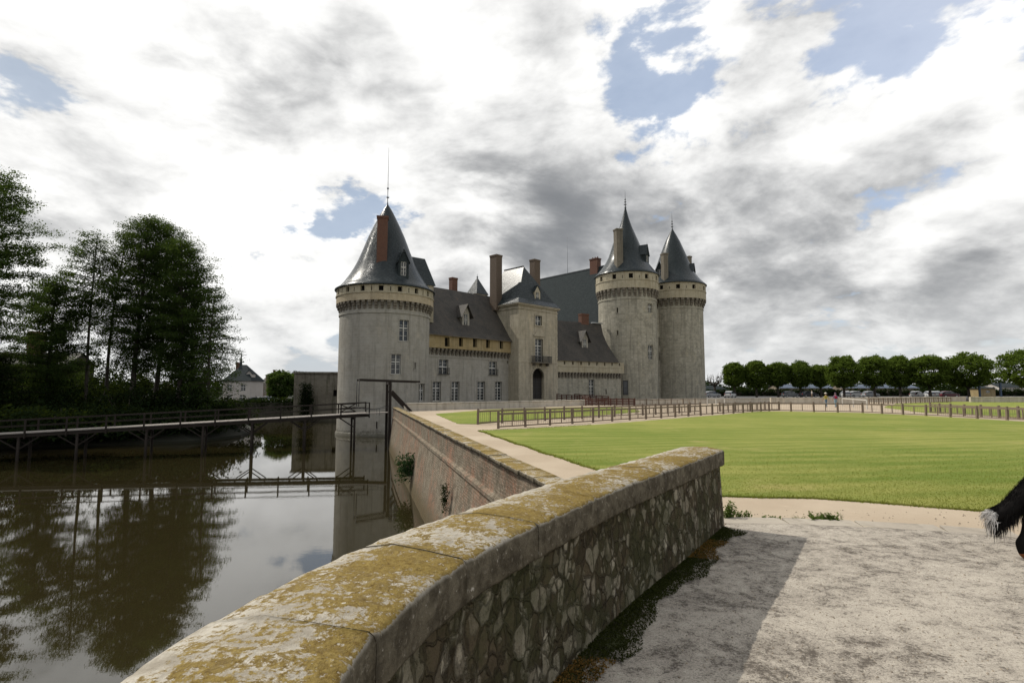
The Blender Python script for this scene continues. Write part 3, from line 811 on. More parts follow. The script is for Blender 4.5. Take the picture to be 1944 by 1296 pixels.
def round_tower(name, label, c, D, cx_px, body_px, ring_px, y_eave, y_rb, y_cb, roofpx, y_apex, y_fin, holes, ringholes, nring, m_body, m_ring, n_corb, base_z=WATER_Z - 1, cap_m=None, fin=(0.06, 3)):
    tw = tag(empty(name, (0, 0, 0)), label); tw.parent = castle; tw.location = Vector((c[0], c[1], base_z)) - wloc(castle)
    W_ = lambda px, py: abs(at(cx_px + px, py, D).x - at(cx_px, py, D).x)
    rb, rr = W_(body_px, 650), W_(ring_px, 570)
    ze, zr, zc = zat(y_eave, D), zat(y_rb, D), zat(y_cb, D)
    body = Cyl(c, rb); ring = Cyl(c, rr)
    mb = MB(); hs = []
    for hpx in holes: hs.append(body.hole(*hpx[:4]))
    mb.panel(body, -PI * rb, PI * rb, base_z, zc, hs, 0, 0, 0.4, 0.35, True)
    mb.boxfn(body, -PI * rb, PI * rb, zc - .55, zc - .28, -.05, .10, 0, .5)
    for h in hs: surround(mb, body, h, 0.14, 0.035)
    mb.panel(body, -PI * rb, PI * rb, zc, ze + 0.1, [], 0, 0, 0.4, 0.6, True)
    mb.lathe(c, [(rb + .16, base_z), (rb + .14, WATER_Z + .30), (rb + .01, WATER_Z + .45)], 64)
    mb.build('wall', m_body, tw)
    for hpx, h in zip(holes, hs):
        kind = hpx[4]
        if kind == 'w': window(tw, body, h)
        elif kind == 'd': window(tw, body, h, 0.3, (1, 2), 0.08, 0.0, (), 'door', wood_dark)
        else: dark_opening(tw, body, h, 0.38, 'slit')
    # parapet ring with its square openings
    mb = MB(); P2 = 2 * PI * rr; rh = []; opn = .58 if D < 90 else .78
    hh = ze - zr
    for i in range(nring):
        a = -PI * rr + P2 * (i + .5) / nring
        if i % 2 == 0: rh.append((a - opn / 2, a + opn / 2, ze - hh * .42, ze - hh * .42 + opn * 1.1))
        else: rh.append((a - .06, a + .06, ze - hh * .42, ze - hh * .42 + .55))
    zm = ze - hh * .48
    mb.panel(ring, -PI * rr, PI * rr, zm, ze + .02, rh, 0, 0, 0.35, 0.45, True)
    mb.panel(ring, -PI * rr, PI * rr, zr, zm, [], 1, 1, 0.35, 0.45, True)
    mb.boxfn(ring, -PI * rr, PI * rr, zm - .09, zm + .06, -.02, .09, 0, .5)
    mb.lathe(c, [(rb - .1, zr), (rr, zr)], 72, 1)
    mb.lathe(c, [(rr - .42, zm), (rr - .42, ze)], 72, 2)
    mb.build('parapet', [m_ring, stone_ringlow if name == 'round_tower' else m_ring, void], tw)
    cy = Cyl(c, rb)
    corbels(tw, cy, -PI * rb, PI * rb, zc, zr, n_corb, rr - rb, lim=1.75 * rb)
    prof = [(rr - .6, ze - .02), (rr + .24, ze - .02), (rr + .24, ze + .10)]
    for w_, y in roofpx: prof.append((W_(w_, y), zat(y, D)))
    za = zat(y_apex, D); prof.append((0.05, za))
    mb = MB(); mb.lathe(c, prof, 72)
    mb.build('roof', slate, tw)
    finial(tw, c, za, zat(y_fin, D), *fin)
    return tw, W_, ze

# --- left round tower ---
D1 = 72.0; c1 = at(731.5, 600, D1); c1 = (c1.x, D1)
T1, W1, ze1 = round_tower('round_tower', 'broad round tower at the left corner with a brick chimney against its cone', c1, D1, 732, 83.5, 89.5, 556, 583, 597,
    [(84, 549), (76, 539), (67, 526), (60, 514), (53, 500), (44, 478), (34, 452), (24, 430), (14, 410), (8, 399)], 388, 281,
    [(758, 776, 607, 647, 'w'), (742.5, 761, 672, 710, 'w'), (795.5, 806, 728, 761, 'w'), (786.5, 789.5, 688, 701, 's'), (714, 716.5, 800, 814, 's')], None, 34, stone_grey, stone_ring, 50, fin=(0.055, 2))
vdir1 = Vector((-c1[0], -c1[1])).normalized()
chp = at(725.5, 470, D1 - 3.5)
chimney(T1, (chp.x, chp.y), (1.28, 1.0), zat(516, D1 - 3.5), zat(412, D1 - 3.5), 0.2, brick_red, 0.10)
# tall gothic dormer and stair pavilion on the tower roof
dc = at(766, 520, D1 - 4.2); Pd = Plane((dc.x, dc.y), -0.12 + 0.55)
do, hole = dormer(T1, Pd, 1.3, zat(528, D1 - 4.2), zat(495, D1 - 4.2), zat(474, D1 - 4.2), 4.0, slate_old, slate)
window(T1, Pd, hole, 0.12, (1, 3), 0.06, 0.08, (0.6,))
finial(T1, (dc.x, dc.y), zat(474, D1 - 4.2), zat(466, D1 - 4.2), 0.04, 1)
pc = at(797, 540, 74.5); mb = MB()
Pp = Plane((pc.x, pc.y), R(40)); zb, zt = zat(542, 74.0), zat(490, 74.5)
x0, x1 = -3.2, 1.55
mb.poly([Pp(x0, zb, 1.6), Pp(x1, zb, 1.6), Pp(.75, zt, 0), Pp(x0, zt, 0)]); mb.poly([Pp(x1, zb, 1.6), Pp(x1, zb, -1.6), Pp(.75, zt, 0)]); mb.poly([Pp(x1, zb, -1.6), Pp(x0, zb, -1.6), Pp(x0, zt, 0), Pp(.75, zt, 0)])
mb.boxfn(Pp, x0, x1 - .2, zb - 5, zb, -1.4, 1.4, 1)
mb.build('stair_pavilion', [slate, stone_tan], T1)

# --- left range with the ochre gallery ---
A0 = at(811, 650, 73.3); A1 = at(966, 650, 84.6)
Wl = Plane(A0, to=A1)
wing1 = tag(empty('range', (0, 0, 0)), 'two storey range with ochre machicolated gallery and brown tiled roof'); wing1.parent = castle
wing1.location = Vector((A0.x, A0.y, WATER_Z)) - wloc(castle)
aL, aR = -1.5, Wl.len + 1.5
zeave = (Wl.hit(830, 638.5)[1] + Wl.hit(960, 644.5)[1]) / 2
zg0 = (Wl.hit(830, 664)[1] + Wl.hit(960, 667)[1]) / 2
zg1 = (Wl.hit(830, 676)[1] + Wl.hit(960, 678)[1]) / 2
hw = [Wl.hole(821, 837, 724, 760.5), Wl.hole(857, 872, 724, 760.5), Wl.hole(906, 920.5, 724, 759.5), Wl.hole(940, 952.5, 724, 759.5), Wl.hole(833, 851, 682, 710), Wl.hole(928.5, 943, 685.5, 711.5)]
sl = [Wl.hole(962.5, 965.5, 683, 690)]
mb = MB(); mb.panel(Wl, aL, aR, WATER_Z - 1, zg0, hw + sl, 0, 0, 0.4)
for h in hw: surround(mb, Wl, h, 0.16, 0.04)
mb.boxfn(Wl, aL, aR, zg1 - .30, zg1 - .12, 0, .08)
mb.poly([Wl(aL, WATER_Z, -9.5), Wl(aL, zeave, -9.5), Wl(aR, zeave, -9.5), Wl(aR, WATER_Z, -9.5)])
mb.build('wall', stone_grey, wing1)
for h in hw[:4]: window(wing1, Wl, h, 0.3, (1, 6), transom=(0.66,))
for h in hw[4:]: window(wing1, Wl, h, 0.3, (1, 4), transom=(0.5,))
for h in hw[4:]:
    mb = MB()
    for k_ in range(9): x = h[0] - .1 + (h[1] - h[0] + .2) * k_ / 8; mb.boxfn(Wl, x - .015, x + .015, h[2], h[2] + .8, .16, .20)
    mb.boxfn(Wl, h[0] - .15, h[1] + .15, h[2] + .8, h[2] + .86, .15, .21); mb.boxfn(Wl, h[0] - .15, h[1] + .15, h[2] - .02, h[2] + .04, .08, .21)
    mb.build('window_rail', iron, wing1)
for h in sl: dark_opening(wing1, Wl, h, .35, 'slit')
corbels(wing1, Wl, aL, aR, zg1, zg0, 27, 0.5)
Wg = Plane(Wl(0, 0, 0.5), Wl.th)
hg = [Wg.hole(a, b, y0, y1) for a, b, y0, y1 in ((844.5, 853.5, 640.5, 657.5), (871.5, 879, 641, 657.5), (898, 905.5, 642.5, 659), (923, 930, 644, 660.5), (948.7, 955.3, 646, 662))]
mb = MB(); mb.panel(Wg, aL, aR - .9, zg0, zeave, hg, 0, 0, .5)
mb.poly([Wg(aL, zg0, -.55), Wg(aR - .9, zg0, -.55), Wg(aR - .9, zg0, 0), Wg(aL, zg0, 0)][::-1])
mb.boxfn(Wg, aL, aR - .9, zg0 + .02, zg0 + .14, 0.0, .06)
mb.build('gallery_wall', stone_ochre, wing1)
for h in hg: dark_opening(wing1, Wg, h, .45)
zrg = Wl.hit(870, 552.5, -4.6)[1]
mb = MB(); b0 = 0.85
NS = 10
pr = [(b0, zeave - .05), (b0 - .6, zeave + .62), (-4.6, zrg), (-9.9, zeave)]
for i in range(3):
    (ba, za_), (bb, zb_) = pr[i], pr[i + 1]
    for k_ in range(NS):
        x0, x1 = aL + (aR - aL) * k_ / NS, aL + (aR - aL) * (k_ + 1) / NS
        s_ = math.hypot(ba - bb, zb_ - za_)
        mb.poly([Wl(x0, za_, ba), Wl(x1, za_, ba), Wl(x1, zb_, bb), Wl(x0, zb_, bb)], 0, [(x0, 0), (x1, 0), (x1, s_), (x0, s_)])
mb.poly([Wl(aL, zeave - .05, b0), Wl(aR, zeave - .05, b0), Wl(aR, zeave - .05, 0), Wl(aL, zeave - .05, 0)][::-1], 1)
mb.boxfn(Wl, aL, aR, zeave - .14, zeave - .06, b0 - .12, b0 + .02, 2)
mb.build('roof', [tile, wood_dark, stone_corbel], wing1)
# dormer on the left range
a_d, _ = Wl.hit(884.5, 606, -0.6)
Pd = Plane(Wl(a_d, 0, -0.6), Wl.th); zd0, zd1, zd2 = Pd.hit(884, 617)[1], Pd.hit(884, 594)[1], Pd.hit(884, 578.5)[1]
do, hole = dormer(wing1, Pd, 1.35, zd0 - .3, zd1, zd2, 3.2, stone_grey, tile, over=.45)
window(wing1, Pd, hole, .12, (1, 3), 0.06, 0.07, (.5,))
# tall brown chimney and small red chimney, little turret roof behind the ridge
cc = at(941.5, 540, 86.5); chimney(wing1, (cc.x, cc.y), (1.25, 1.5), zat(590, 86.5), zat(485, 86.5), R(46), brick_brown, .07)
cc = at(860.5, 540, 84.5); chimney(wing1, (cc.x, cc.y), (1.05, 0.8), zat(566, 84.5), zat(527.5, 84.5), R(46), brick_red, .05)
tc_ = at(906, 555, 97); mb = MB(); Pt = Plane((tc_.x, tc_.y), R(46)); zt0, zt1 = zat(560, 97), zat(526.5, 97)
hwid = 1.45
for a, b in (((-1, 1), (1, 1)), ((1, 1), (1, -1)), ((1, -1), (-1, -1)), ((-1, -1), (-1, 1))):
    mb.poly([Pt(a[0] * hwid, zt0, a[1] * hwid), Pt(b[0] * hwid, zt0, b[1] * hwid), Pt(0, zt1, 0)])
mb.boxfn(Pt, -1.3, 1.3, zt0 - 8, zt0, -1.3, 1.3, 1)
mb.build('turret', [slate, stone_tan], wing1); finial(wing1, (tc_.x, tc_.y), zt1, zat(519.5, 97), .05, 1)

# --- gate tower ---
GC = at(984.5, 700, 83.0); Gp = Plane(GC, R(45))
gw = Gp.hit(1058.5, 680)[0]; gd = 7.6
zgt = (Gp.hit(985, 580)[1] + Gp.hit(1057, 589)[1]) / 2
gate = tag(empty('gate_tower', (0, 0, 0)), 'square entrance tower with arched door, balcony and steep pavilion roof'); gate.parent = castle
gate.location = Vector((GC.x, GC.y, WATER_Z)) - wloc(castle)
hd = Gp.hole(1011, 1032.3, 715, 757.5); harch = hd[3]; gx = (hd[0] + hd[1]) / 2; gr = (hd[1] - hd[0]) / 2
hb = Gp.hole(1015.5, 1030.5, 643, 687); ht = Gp.hole(1016, 1028.5, 599, 617.5)
mb = MB()
NA = 10
steps = [(hd[0] + gr * (1 - math.cos(PI * k_ / (2 * NA))), harch + gr * math.sin(PI * k_ / (2 * NA))) for k_ in range(NA + 1)]
holes = [hd, hb, ht] + [(gx - (gx - steps[k_][0]), 2 * gx - steps[k_][0], steps[k_][1], steps[k_ + 1][1]) for k_ in range(NA)]
mb.panel(Gp, 0, gw, WATER_Z - 1, zgt, [hb, ht] + holes, 0, 0, .5)
Gl = Plane(Gp(0, 0, -gd), Gp.th - PI / 2); Gl.len = gd      # left face, seen at an angle
mb.panel(lambda a, z, b: Gp(0, z, -gd + a), 0, gd, WATER_Z - 1, zgt, [], 0)
mb.panel(lambda a, z, b: Gp(gw, z, -a), 0, gd, WATER_Z - 1, zgt, [], 0)
mb.panel(lambda a, z, b: Gp(gw - a, z, -gd), 0, gw, WATER_Z - 1, zgt, [], 0)
surround(mb, Gp, hb, .22, .07); surround(mb, Gp, ht, .18, .06)
for s_ in (0, 1):                                                # quoins
    for k_ in range(16):
        z = 0.6 + k_ * (zgt - 1.0) / 16; w_ = .55 if k_ % 2 else .36
        a = 0.003 if s_ == 0 else gw - w_ - .003
        mb.boxfn(Gp, a, a + w_, z, z + .55, 0, .03)
for k_ in range(11):                                             # door arch stones
    t0, t1 = PI * k_ / 11, PI * (k_ + 1) / 11
    p_ = [(gx + (gr + o) * math.cos(t), harch + (gr + o) * math.sin(t)) for o, t in ((.04, t0 + .02), (.5, t0 + .02), (.5, t1 - .02), (.04, t1 - .02))]
    c = [Gp(a, z, 0.07) for a, z in p_] + [Gp(a, z, -0.02) for a, z in p_]
    mb.hexa([c[4], c[5], c[6], c[7], c[0], c[1], c[2], c[3]])
mb.boxfn(Gp, gx - gr - .5, gx - gr - .02, hd[2], harch, 0, .07); mb.boxfn(Gp, gx + gr + .02, gx + gr + .5, hd[2], harch, 0, .07)
# pediment over the balcony window
zp = hb[3] + .35; mb.boxfn(Gp, hb[0] - .35, hb[1] + .35, zp, zp + .16, 0, .22)
mb.hexa([Gp(hb[0] - .3, zp + .16, .14), Gp(hb[1] + .3, zp + .16, .14), Gp(hb[1] + .3, zp + .16, -.02), Gp(hb[0] - .3, zp + .16, -.02),
         Gp(gx - .25, zp + .85, .14), Gp(gx + .25, zp + .85, .14), Gp(gx + .25, zp + .85, -.02), Gp(gx - .25, zp + .85, -.02)])
mb.boxfn(Gp, -.05, gw + .05, 6.3, 6.48, -.02, .06)
mb.build('wall', stone_tan, gate)
mb = MB()
for (z0, z1, o) in ((zgt - .5, zgt - .36, .10), (zgt, zgt + .16, .2), (zgt + .162, zgt + .36, .36)):
    mb.boxfn(Gp, -o, gw + o, z0, z1, -gd - o, o)
mb.build('cornice', stone_tan, gate)
window(gate, Gp, hb, .35, (1, 7), .08, .12, (.7,)); window(gate, Gp, ht, .3, (1, 3), .07, .10, (.5,))
mb = MB()
arch = [(hd[0] + .02, hd[2]), (hd[1] - .02, hd[2])] + [(gx + (gr - .02) * math.cos(PI * k_ / 16), harch + (gr - .02) * math.sin(PI * k_ / 16)) for k_ in range(17)]
mb.poly([Gp(a, z, -.45) for a, z in arch], 0)
mb.boxfn(Gp, gx - .04, gx + .04, hd[2], harch + gr * .9, -.45, -.40, 1)
for k_ in range(1, 5): mb.boxfn(Gp, hd[0] + .05, hd[1] - .05, hd[2] + k_ * .9, hd[2] + k_ * .9 + .07, -.452, -.41, 1)
mb.build('gate_door', [material('dark gate boards', color=(0.02, 0.017, 0.014), rough=.8), iron], gate)
mb = MB(); za_ = hb[2] - .12
b0_, b1_ = Gp.hit(1008.5, 682)[0], Gp.hit(1040, 682)[0]
mb.boxfn(Gp, b0_, b1_, za_ - .12, za_ + .02, 0, .95, 1)
for k_ in range(26):
    x = b0_ + .05 + (b1_ - b0_ - .1) * k_ / 25; mb.boxfn(Gp, x - .02, x + .02, za_ + .02, za_ + .95, .86, .90)
for k_ in range(6):
    for x in (b0_ + .05, b1_ - .05): mb.boxfn(Gp, x - .02, x + .02, za_ + .02, za_ + .95, .1 + k_ * .13, .14 + k_ * .13)
mb.boxfn(Gp, b0_, b1_, za_ + .95, za_ + 1.01, .84, .92); mb.boxfn(Gp, b0_, b0_ + .07, za_ + .952, za_ + 1.0, 0, .84); mb.boxfn(Gp, b1_ - .07, b1_, za_ + .952, za_ + 1.0, 0, .84)
for x in (b0_ + .3, (b0_ + b1_) / 2 - .1, b1_ - .5): mb.boxfn(Gp, x, x + .2, za_ - .5, za_ - .12, 0, .55, 1)
mb.build('balcony', [iron, stone_corbel], gate)
# pavilion roof: ridge runs front to back
mb = MB(); ze_ = zgt + .37; o = .42; am = gw / 2
bR = -2.0
zrd = Gp.hit(994, 505.5, bR)[1]; aRg = Gp.hit(994, 505.5, bR)[0]
bB = -gd + 1.2
def prs(a, b, e): return Gp(a, ze_ + e, b)
ring0 = [(-o, o), (gw + o, o), (gw + o, -gd - o), (-o, -gd - o)]
ring1 = [(.35, -.35), (gw - .35, -.35), (gw - .35, -gd + .35), (.35, -gd + .35)]
for i in range(4):
    j = (i + 1) % 4
    L_ = math.dist(ring0[i], ring0[j])
    mb.poly([prs(*ring0[i], 0), prs(*ring0[j], 0), prs(*ring1[j], .85), prs(*ring1[i], .85)], 0, [(0, 0), (L_, 0), (L_ - .7, 1.1), (.7, 1.1)])
rf, rbk = Gp(aRg, zrd, bR), Gp(aRg, zrd, bB)
q_ = [prs(*p_, .85) for p_ in ring1]
mb.poly([q_[0], q_[1], rf], 0); mb.poly([q_[1], q_[2], rbk, rf], 0); mb.poly([q_[2], q_[3], rbk], 0); mb.poly([q_[3], q_[0], rf, rbk], 0)
mb.bar(rf + Vector((0, 0, .03)), rbk + Vector((0, 0, .03)), .22, .14, 1)
mb.build('roof', [slate, lead], gate)
a_d, _ = Gp.hit(1019.5, 560, -.55)
Pd = Plane(Gp(a_d, 0, -.45), Gp.th); zd0, zd1, zd2 = Pd.hit(1019, 573)[1], Pd.hit(1019, 553)[1], Pd.hit(1019, 542)[1]
do, hole = dormer(gate, Pd, 1.3, zd0, zd1, zd2, 2.0, stone_tan, slate, over=.1)
window(gate, Pd, hole, .12, (1, 3), .05, .08, (.5,))
cc = Gp(Gp.hit(1015.5, 520, -2.4)[0], 0, -2.4); chimney(gate, (cc.x, cc.y), (1.35, 1.1), ze_ + 1.2, Gp.hit(1015, 493.5, -2.4)[1], Gp.th, brick_brown, .07)

# --- keep with its two visible towers ---
D2, D3 = 104.0, 115.0
c2 = at(1191, 600, D2); c2 = (c2.x, D2); c3 = at(1280.5, 600, D3); c3 = (c3.x, D3)
T2, W2, ze2 = round_tower('keep_tower', 'nearer and taller keep tower with a chimney and dormer on its cone', c2, D2, 1191, 54.5, 58.5, 527, 556, 570.5,
    [(55, 521), (48, 512), (40, 501), (34, 490), (29, 476), (25, 464), (19, 449), (12, 432), (6, 414)], 392, 362,
    [(1230, 1238, 576, 593, 'w'), (1230.5, 1240, 655, 682, 'w'), (1170.5, 1173.5, 584, 594, 's'), (1171, 1174, 627, 636, 's'), (1182, 1192.5, 722, 749.5, 'd')], None, 24, stone_keep, stone_ring, 36, fin=(0.085, 3))
chp = at(1174, 480, D2 - 3.9); chimney(T2, (chp.x, chp.y), (1.25, 1.2), zat(515, D2 - 3.9), zat(435.5, D2 - 3.9), .3, stone_chimney, .1)
dc = at(1229, 500, D2 - 2.4); Pd = Plane((dc.x, dc.y), R(58))
do, hole = dormer(T2, Pd, 1.9, zat(517, D2 - 3), zat(481, D2 - 3), zat(463, D2 - 3), 3.9, slate_old, slate); window(T2, Pd, hole, .12, (1, 3), .06, .09, (.5,))
finial(T2, Pd(0, 0, 0)[:2], zat(464, D2 - 3), zat(458, D2 - 3), .04, 1)
T3, W3, ze3 = round_tower('keep_tower', 'farther, lower keep tower at the right end of the castle', c3, D3, 1280.5, 52, 57.5, 546, 574, 587,
    [(54, 540), (46, 531), (38, 519), (32, 507), (26, 490), (20, 475), (14, 460), (7, 446)], 434, 403,
    [], None, 24, stone_keep, stone_ring, 36, fin=(0.085, 3))
chp = at(1261.5, 500, D3 - 4.6); chimney(T3, (chp.x, chp.y), (1.0, 1.1), zat(540, D3 - 4.6), zat(481.5, D3 - 4.6), .3, stone_chimney, .1)
chp = at(1308.5, 500, D3 + 1.0); chimney(T3, (chp.x, chp.y), (.75, .75), zat(520, D3), zat(486.5, D3 + 1), .6, stone_chimney, .08)
dc = at(1317.5, 520, D3 - 2.4); Pd = Plane((dc.x, dc.y), R(58))
do, hole = dormer(T3, Pd, 1.6, zat(539, D3 - 3), zat(513, D3 - 3), zat(499, D3 - 3), 3.6, slate_old, slate); window(T3, Pd, hole, .12, (1, 3), .06, .09, (.5,))
dc = at(1252, 515, D3 - 3.2); Pd = Plane((dc.x, dc.y), R(-20))
do, hole = dormer(T3, Pd, 1.3, zat(534, D3 - 3.2), zat(510, D3 - 3.2), zat(497, D3 - 3.2), 2.5, slate_old, slate); window(T3, Pd, hole, .12, (1, 3), .06, .09, (.5,))
keep = tag(empty('keep', (0, 0, 0)), 'long keep with an immense hipped slate roof'); keep.parent = castle
keep.location = Vector((c2[0], c2[1], WATER_Z)) - wloc(castle)
Kf = Plane(c2, to=c3); KL = Kf.len
zke = 14.0
mb = MB()
hk = [Kf.hole(1250.5, 1254, 590, 606), Kf.hole(1250.5, 1254.5, 640, 656), Kf.hole(1250.5, 1254.5, 668, 684)]
mb.panel(Kf, 0, KL, WATER_Z - 1, 18.5, hk, 0, 0, .4)
mb.panel(lambda a, z, b: Kf(1.75, z, -38 + a), 0, 38, WATER_Z - 1, zke, [], 0)
mb.panel(lambda a, z, b: Kf(KL - 1.75, z, -a), 0, 38, WATER_Z - 1, zke, [], 0)
mb.panel(lambda a, z, b: Kf(KL - a, z, -38), 0, KL, WATER_Z - 1, zke, [], 0)
mb.build('wall', stone_keep, keep)
for h in hk: dark_opening(keep, Kf, h, .38, 'slit')
mb = MB(); zkr = Kf.hit(1150, 505, -11.2)[1] if False else 29.0
ov = -1.7; m_ = KL / 2
e = [Kf(-ov, zke, -.5), Kf(KL + ov, zke, -.5), Kf(KL + ov, zke, -38.5), Kf(-ov, zke, -38.5)]
r0, r1 = Kf(m_, zkr, -5.5), Kf(m_, zkr, -33)
mb.poly([e[0], e[1], r0]); mb.poly([e[1], e[2], r1, r0]); mb.poly([e[2], e[3], r1]); mb.poly([e[3], e[0], r0, r1])
mb.bar(r0 + Vector((0, 0, .04)), r1 + Vector((0, 0, .04)), .3, .2, 1)
mb.build('roof', [slate_old, lead], keep)
cc = Kf(m_, 0, -10.2)
tt = (1133 - 972) / F_PX
best = min((abs((Kf(m_, 0, -b).x / Kf(m_, 0, -b).y) - tt), b) for b in [x * .1 for x in range(30, 330)])[1]
cc = Kf(m_, 0, -best); chimney(keep, (cc.x, cc.y), (2.1, 1.3), zkr - 2, zkr + 2.0, Kf.th + PI / 2, brick_red, .1, 3)
tt = (1079 - 972) / F_PX
best = min((abs((Kf(m_, 0, -b).x / Kf(m_, 0, -b).y) - tt), b) for b in [x * .1 for x in range(30, 330)])[1]
cc = Kf(m_, 0, -best); mb = MB(); mb.tube([(cc.x, cc.y, zkr - .2), (cc.x, cc.y, zat(450, cc.y))], [.045, .02], 6); mb.build('lightning_rod', lead, keep)

# --- low right range between the gate tower and the keep ---
B0, B1 = at(1059.5, 700, 90.2), at(1176, 700, 97.6)
Wr = Plane(B0, to=B1)
wing2 = tag(empty('range', (0, 0, 0)), 'low range with brown roof curving down beside the keep tower'); wing2.parent = castle
wing2.location = Vector((B0.x, B0.y, WATER_Z)) - wloc(castle)
zre = (Wr.hit(1062, 684)[1] + Wr.hit(1172, 688.5)[1]) / 2
zr0 = (Wr.hit(1062, 705.5)[1] + Wr.hit(1172, 709)[1]) / 2
zr1 = (Wr.hit(1062, 716.5)[1] + Wr.hit(1172, 719)[1]) / 2
hr = [Wr.hole(1118, 1128.5, 720, 753)]; sr = [Wr.hole(1149.5, 1152, 738, 748)]
a1 = Wr.len + .3
mb = MB(); mb.panel(Wr, -.8, a1, WATER_Z - 1, zr0, hr + sr, 0, 0, .4)
for h in hr: surround(mb, Wr, h, .16, .04)
mb.panel(lambda a, z, b: Wr(a1, z, -a), 0, 7, WATER_Z - 1, zre, [], 0)
mb.build('wall', stone_keep, wing2)
window(wing2, Wr, hr[0], .3, (1, 5), transom=(.6,)); dark_opening(wing2, Wr, sr[0], .35, 'slit')
corbels(wing2, Wr, -.8, a1, zr1, zr0, 22, .45)
Wq = Plane(Wr(0, 0, .45), Wr.th)
hq = [(x - .17, x + .17, zre - .62, zre - .10) for x in [1.0 + 1.75 * k_ for k_ in range(8)] if x < a1 - .5]
mb = MB(); mb.panel(Wq, -.8, a1 + .35, zr0, zre, hq, 0, 0, .4)
mb.panel(lambda a, z, b: Wr(a1 + .35, z, .45 - a), 0, 5, zr0, zre, [], 0)
mb.poly([Wq(-.8, zr0, -.5), Wq(a1, zr0, -.5), Wq(a1, zr0, 0), Wq(-.8, zr0, 0)][::-1])
mb.boxfn(Wq, -.8, a1 + .35, zre - .95, zre - .83, 0, .06)
mb.build('gallery_wall', stone_ring, wing2)
for h in hq: dark_opening(wing2, Wq, h, .38)
zrr = Wr.hit(1100, 611.5, -4.4)[1]
a_end = Wr.hit(1141, 611.5, -4.4)[0]
# roof with a swept right end
mb = MB(); NR = 12
def hipa(t):                          # right edge of the roof from eave (t=0) to ridge (t=1)
    pts = [(0, 1176), (.25, 1163.5), (.5, 1152), (.75, 1144.5), (1, 1141)]
    for (t0, x0), (t1, x1) in zip(pts, pts[1:]):
        if t <= t1 + 1e-9: return x0 + (x1 - x0) * (t - t0) / (t1 - t0)
rows = []
for k_ in range(NR + 1):
    t = k_ / NR; b = .72 + (-4.4 - .72) * t; z = zre - .03 + (zrr - zre + .03) * (t * .93 + .07 * t * t)
    xe = Wr.hit(hipa(t), 688 - 76 * t, b)[0]
    rows.append((b, z, xe))
for (ba, za_, xa), (bb, zb_, xb) in zip(rows, rows[1:]):
    s0, s1 = (.72 - ba) * 1.8, (.72 - bb) * 1.8
    for i in range(6):
        f0, f1 = i / 6, (i + 1) / 6; A_ = -.8
        mb.poly([Wr(A_ + (xa - A_) * f0, za_, ba), Wr(A_ + (xa - A_) * f1, za_, ba), Wr(A_ + (xb - A_) * f1, zb_, bb), Wr(A_ + (xb - A_) * f0, zb_, bb)], 0,
                [((xa + .8) * f0, s0), ((xa + .8) * f1, s0), ((xb + .8) * f1, s1), ((xb + .8) * f0, s1)])
    mb.poly([Wr(xa, za_, ba), Wr(xa, za_, -8.8 - ba), Wr(xb, zb_, -8.8 - bb), Wr(xb, zb_, bb)], 0)
    mb.poly([Wr(xa, za_, -8.8 - ba), Wr(-.8, za_, -8.8 - ba), Wr(-.8, zb_, -8.8 - bb), Wr(xb, zb_, -8.8 - bb)], 0)
mb.boxfn(Wr, a_end - 2.2, a_end + .2, zrr + .01, zrr + .2, -4.7, -4.1, 1)
mb.build('roof', [tile, zinc], wing2)
a_d = Wr.hit(1112, 650, -.9)[0]; Pd = Plane(Wr(a_d, 0, -1.1), Wr.th)
zd0, zd1, zd2 = Pd.hit(1111, 662)[1], Pd.hit(1111, 642)[1], Pd.hit(1111, 628)[1]
do, hole = dormer(wing2, Pd, 1.35, zd0 - .2, zd1, zd2, 3.0, stone_grey, tile, over=.4); window(wing2, Pd, hole, .12, (1, 3), .06, .08, (.5,))
cc = Wr(Wr.hit(1108, 605, -4.6)[0], 0, -4.6); chimney(wing2, (cc.x, cc.y), (1.7, .9), zrr - 1, Wr.hit(1108, 596, -4.6)[1], Wr.th, brick_red, .06)
# ------------------------------------------------------------------ sweeps along a line
def smooth_line(pts, n=8):
    """Catmull-Rom through 2D points"""
    P = [Vector(p[:2]) for p in pts]; P = [P[0] * 2 - P[1]] + P + [P[-1] * 2 - P[-2]]; out = []
    for i in range(1, len(P) - 2):
        for k_ in range(n):
            t = k_ / n; a, b, c, d = P[i - 1], P[i], P[i + 1], P[i + 2]
            out.append(0.5 * ((2 * b) + (c - a) * t + (2 * a - 5 * b + 4 * c - d) * t * t + (3 * b - a - 3 * c + d) * t ** 3))
    out.append(P[-2]); return out
class Line:
    def __init__(s, pts):
        s.p = [Vector(q) for q in pts]; s.L = [0.0]
        for a, b in zip(s.p, s.p[1:]): s.L.append(s.L[-1] + (b - a).length)
        s.len = s.L[-1]
    def at(s, d):
        d = max(0.0, min(s.len, d)); i = 0
        while i < len(s.L) - 2 and s.L[i + 1] < d: i += 1
        t = (d - s.L[i]) / max(1e-9, s.L[i + 1] - s.L[i])
        def tang(j):
            v = s.p[min(j + 1, len(s.p) - 1)] - s.p[max(j - 1, 0)]; return v.normalized()
        p = s.p[i].lerp(s.p[i + 1], t); d_ = tang(i).lerp(tang(i + 1), t).normalized()
        return p, d_, Vector((d_.y, -d_.x))       # point, direction, right-hand normal
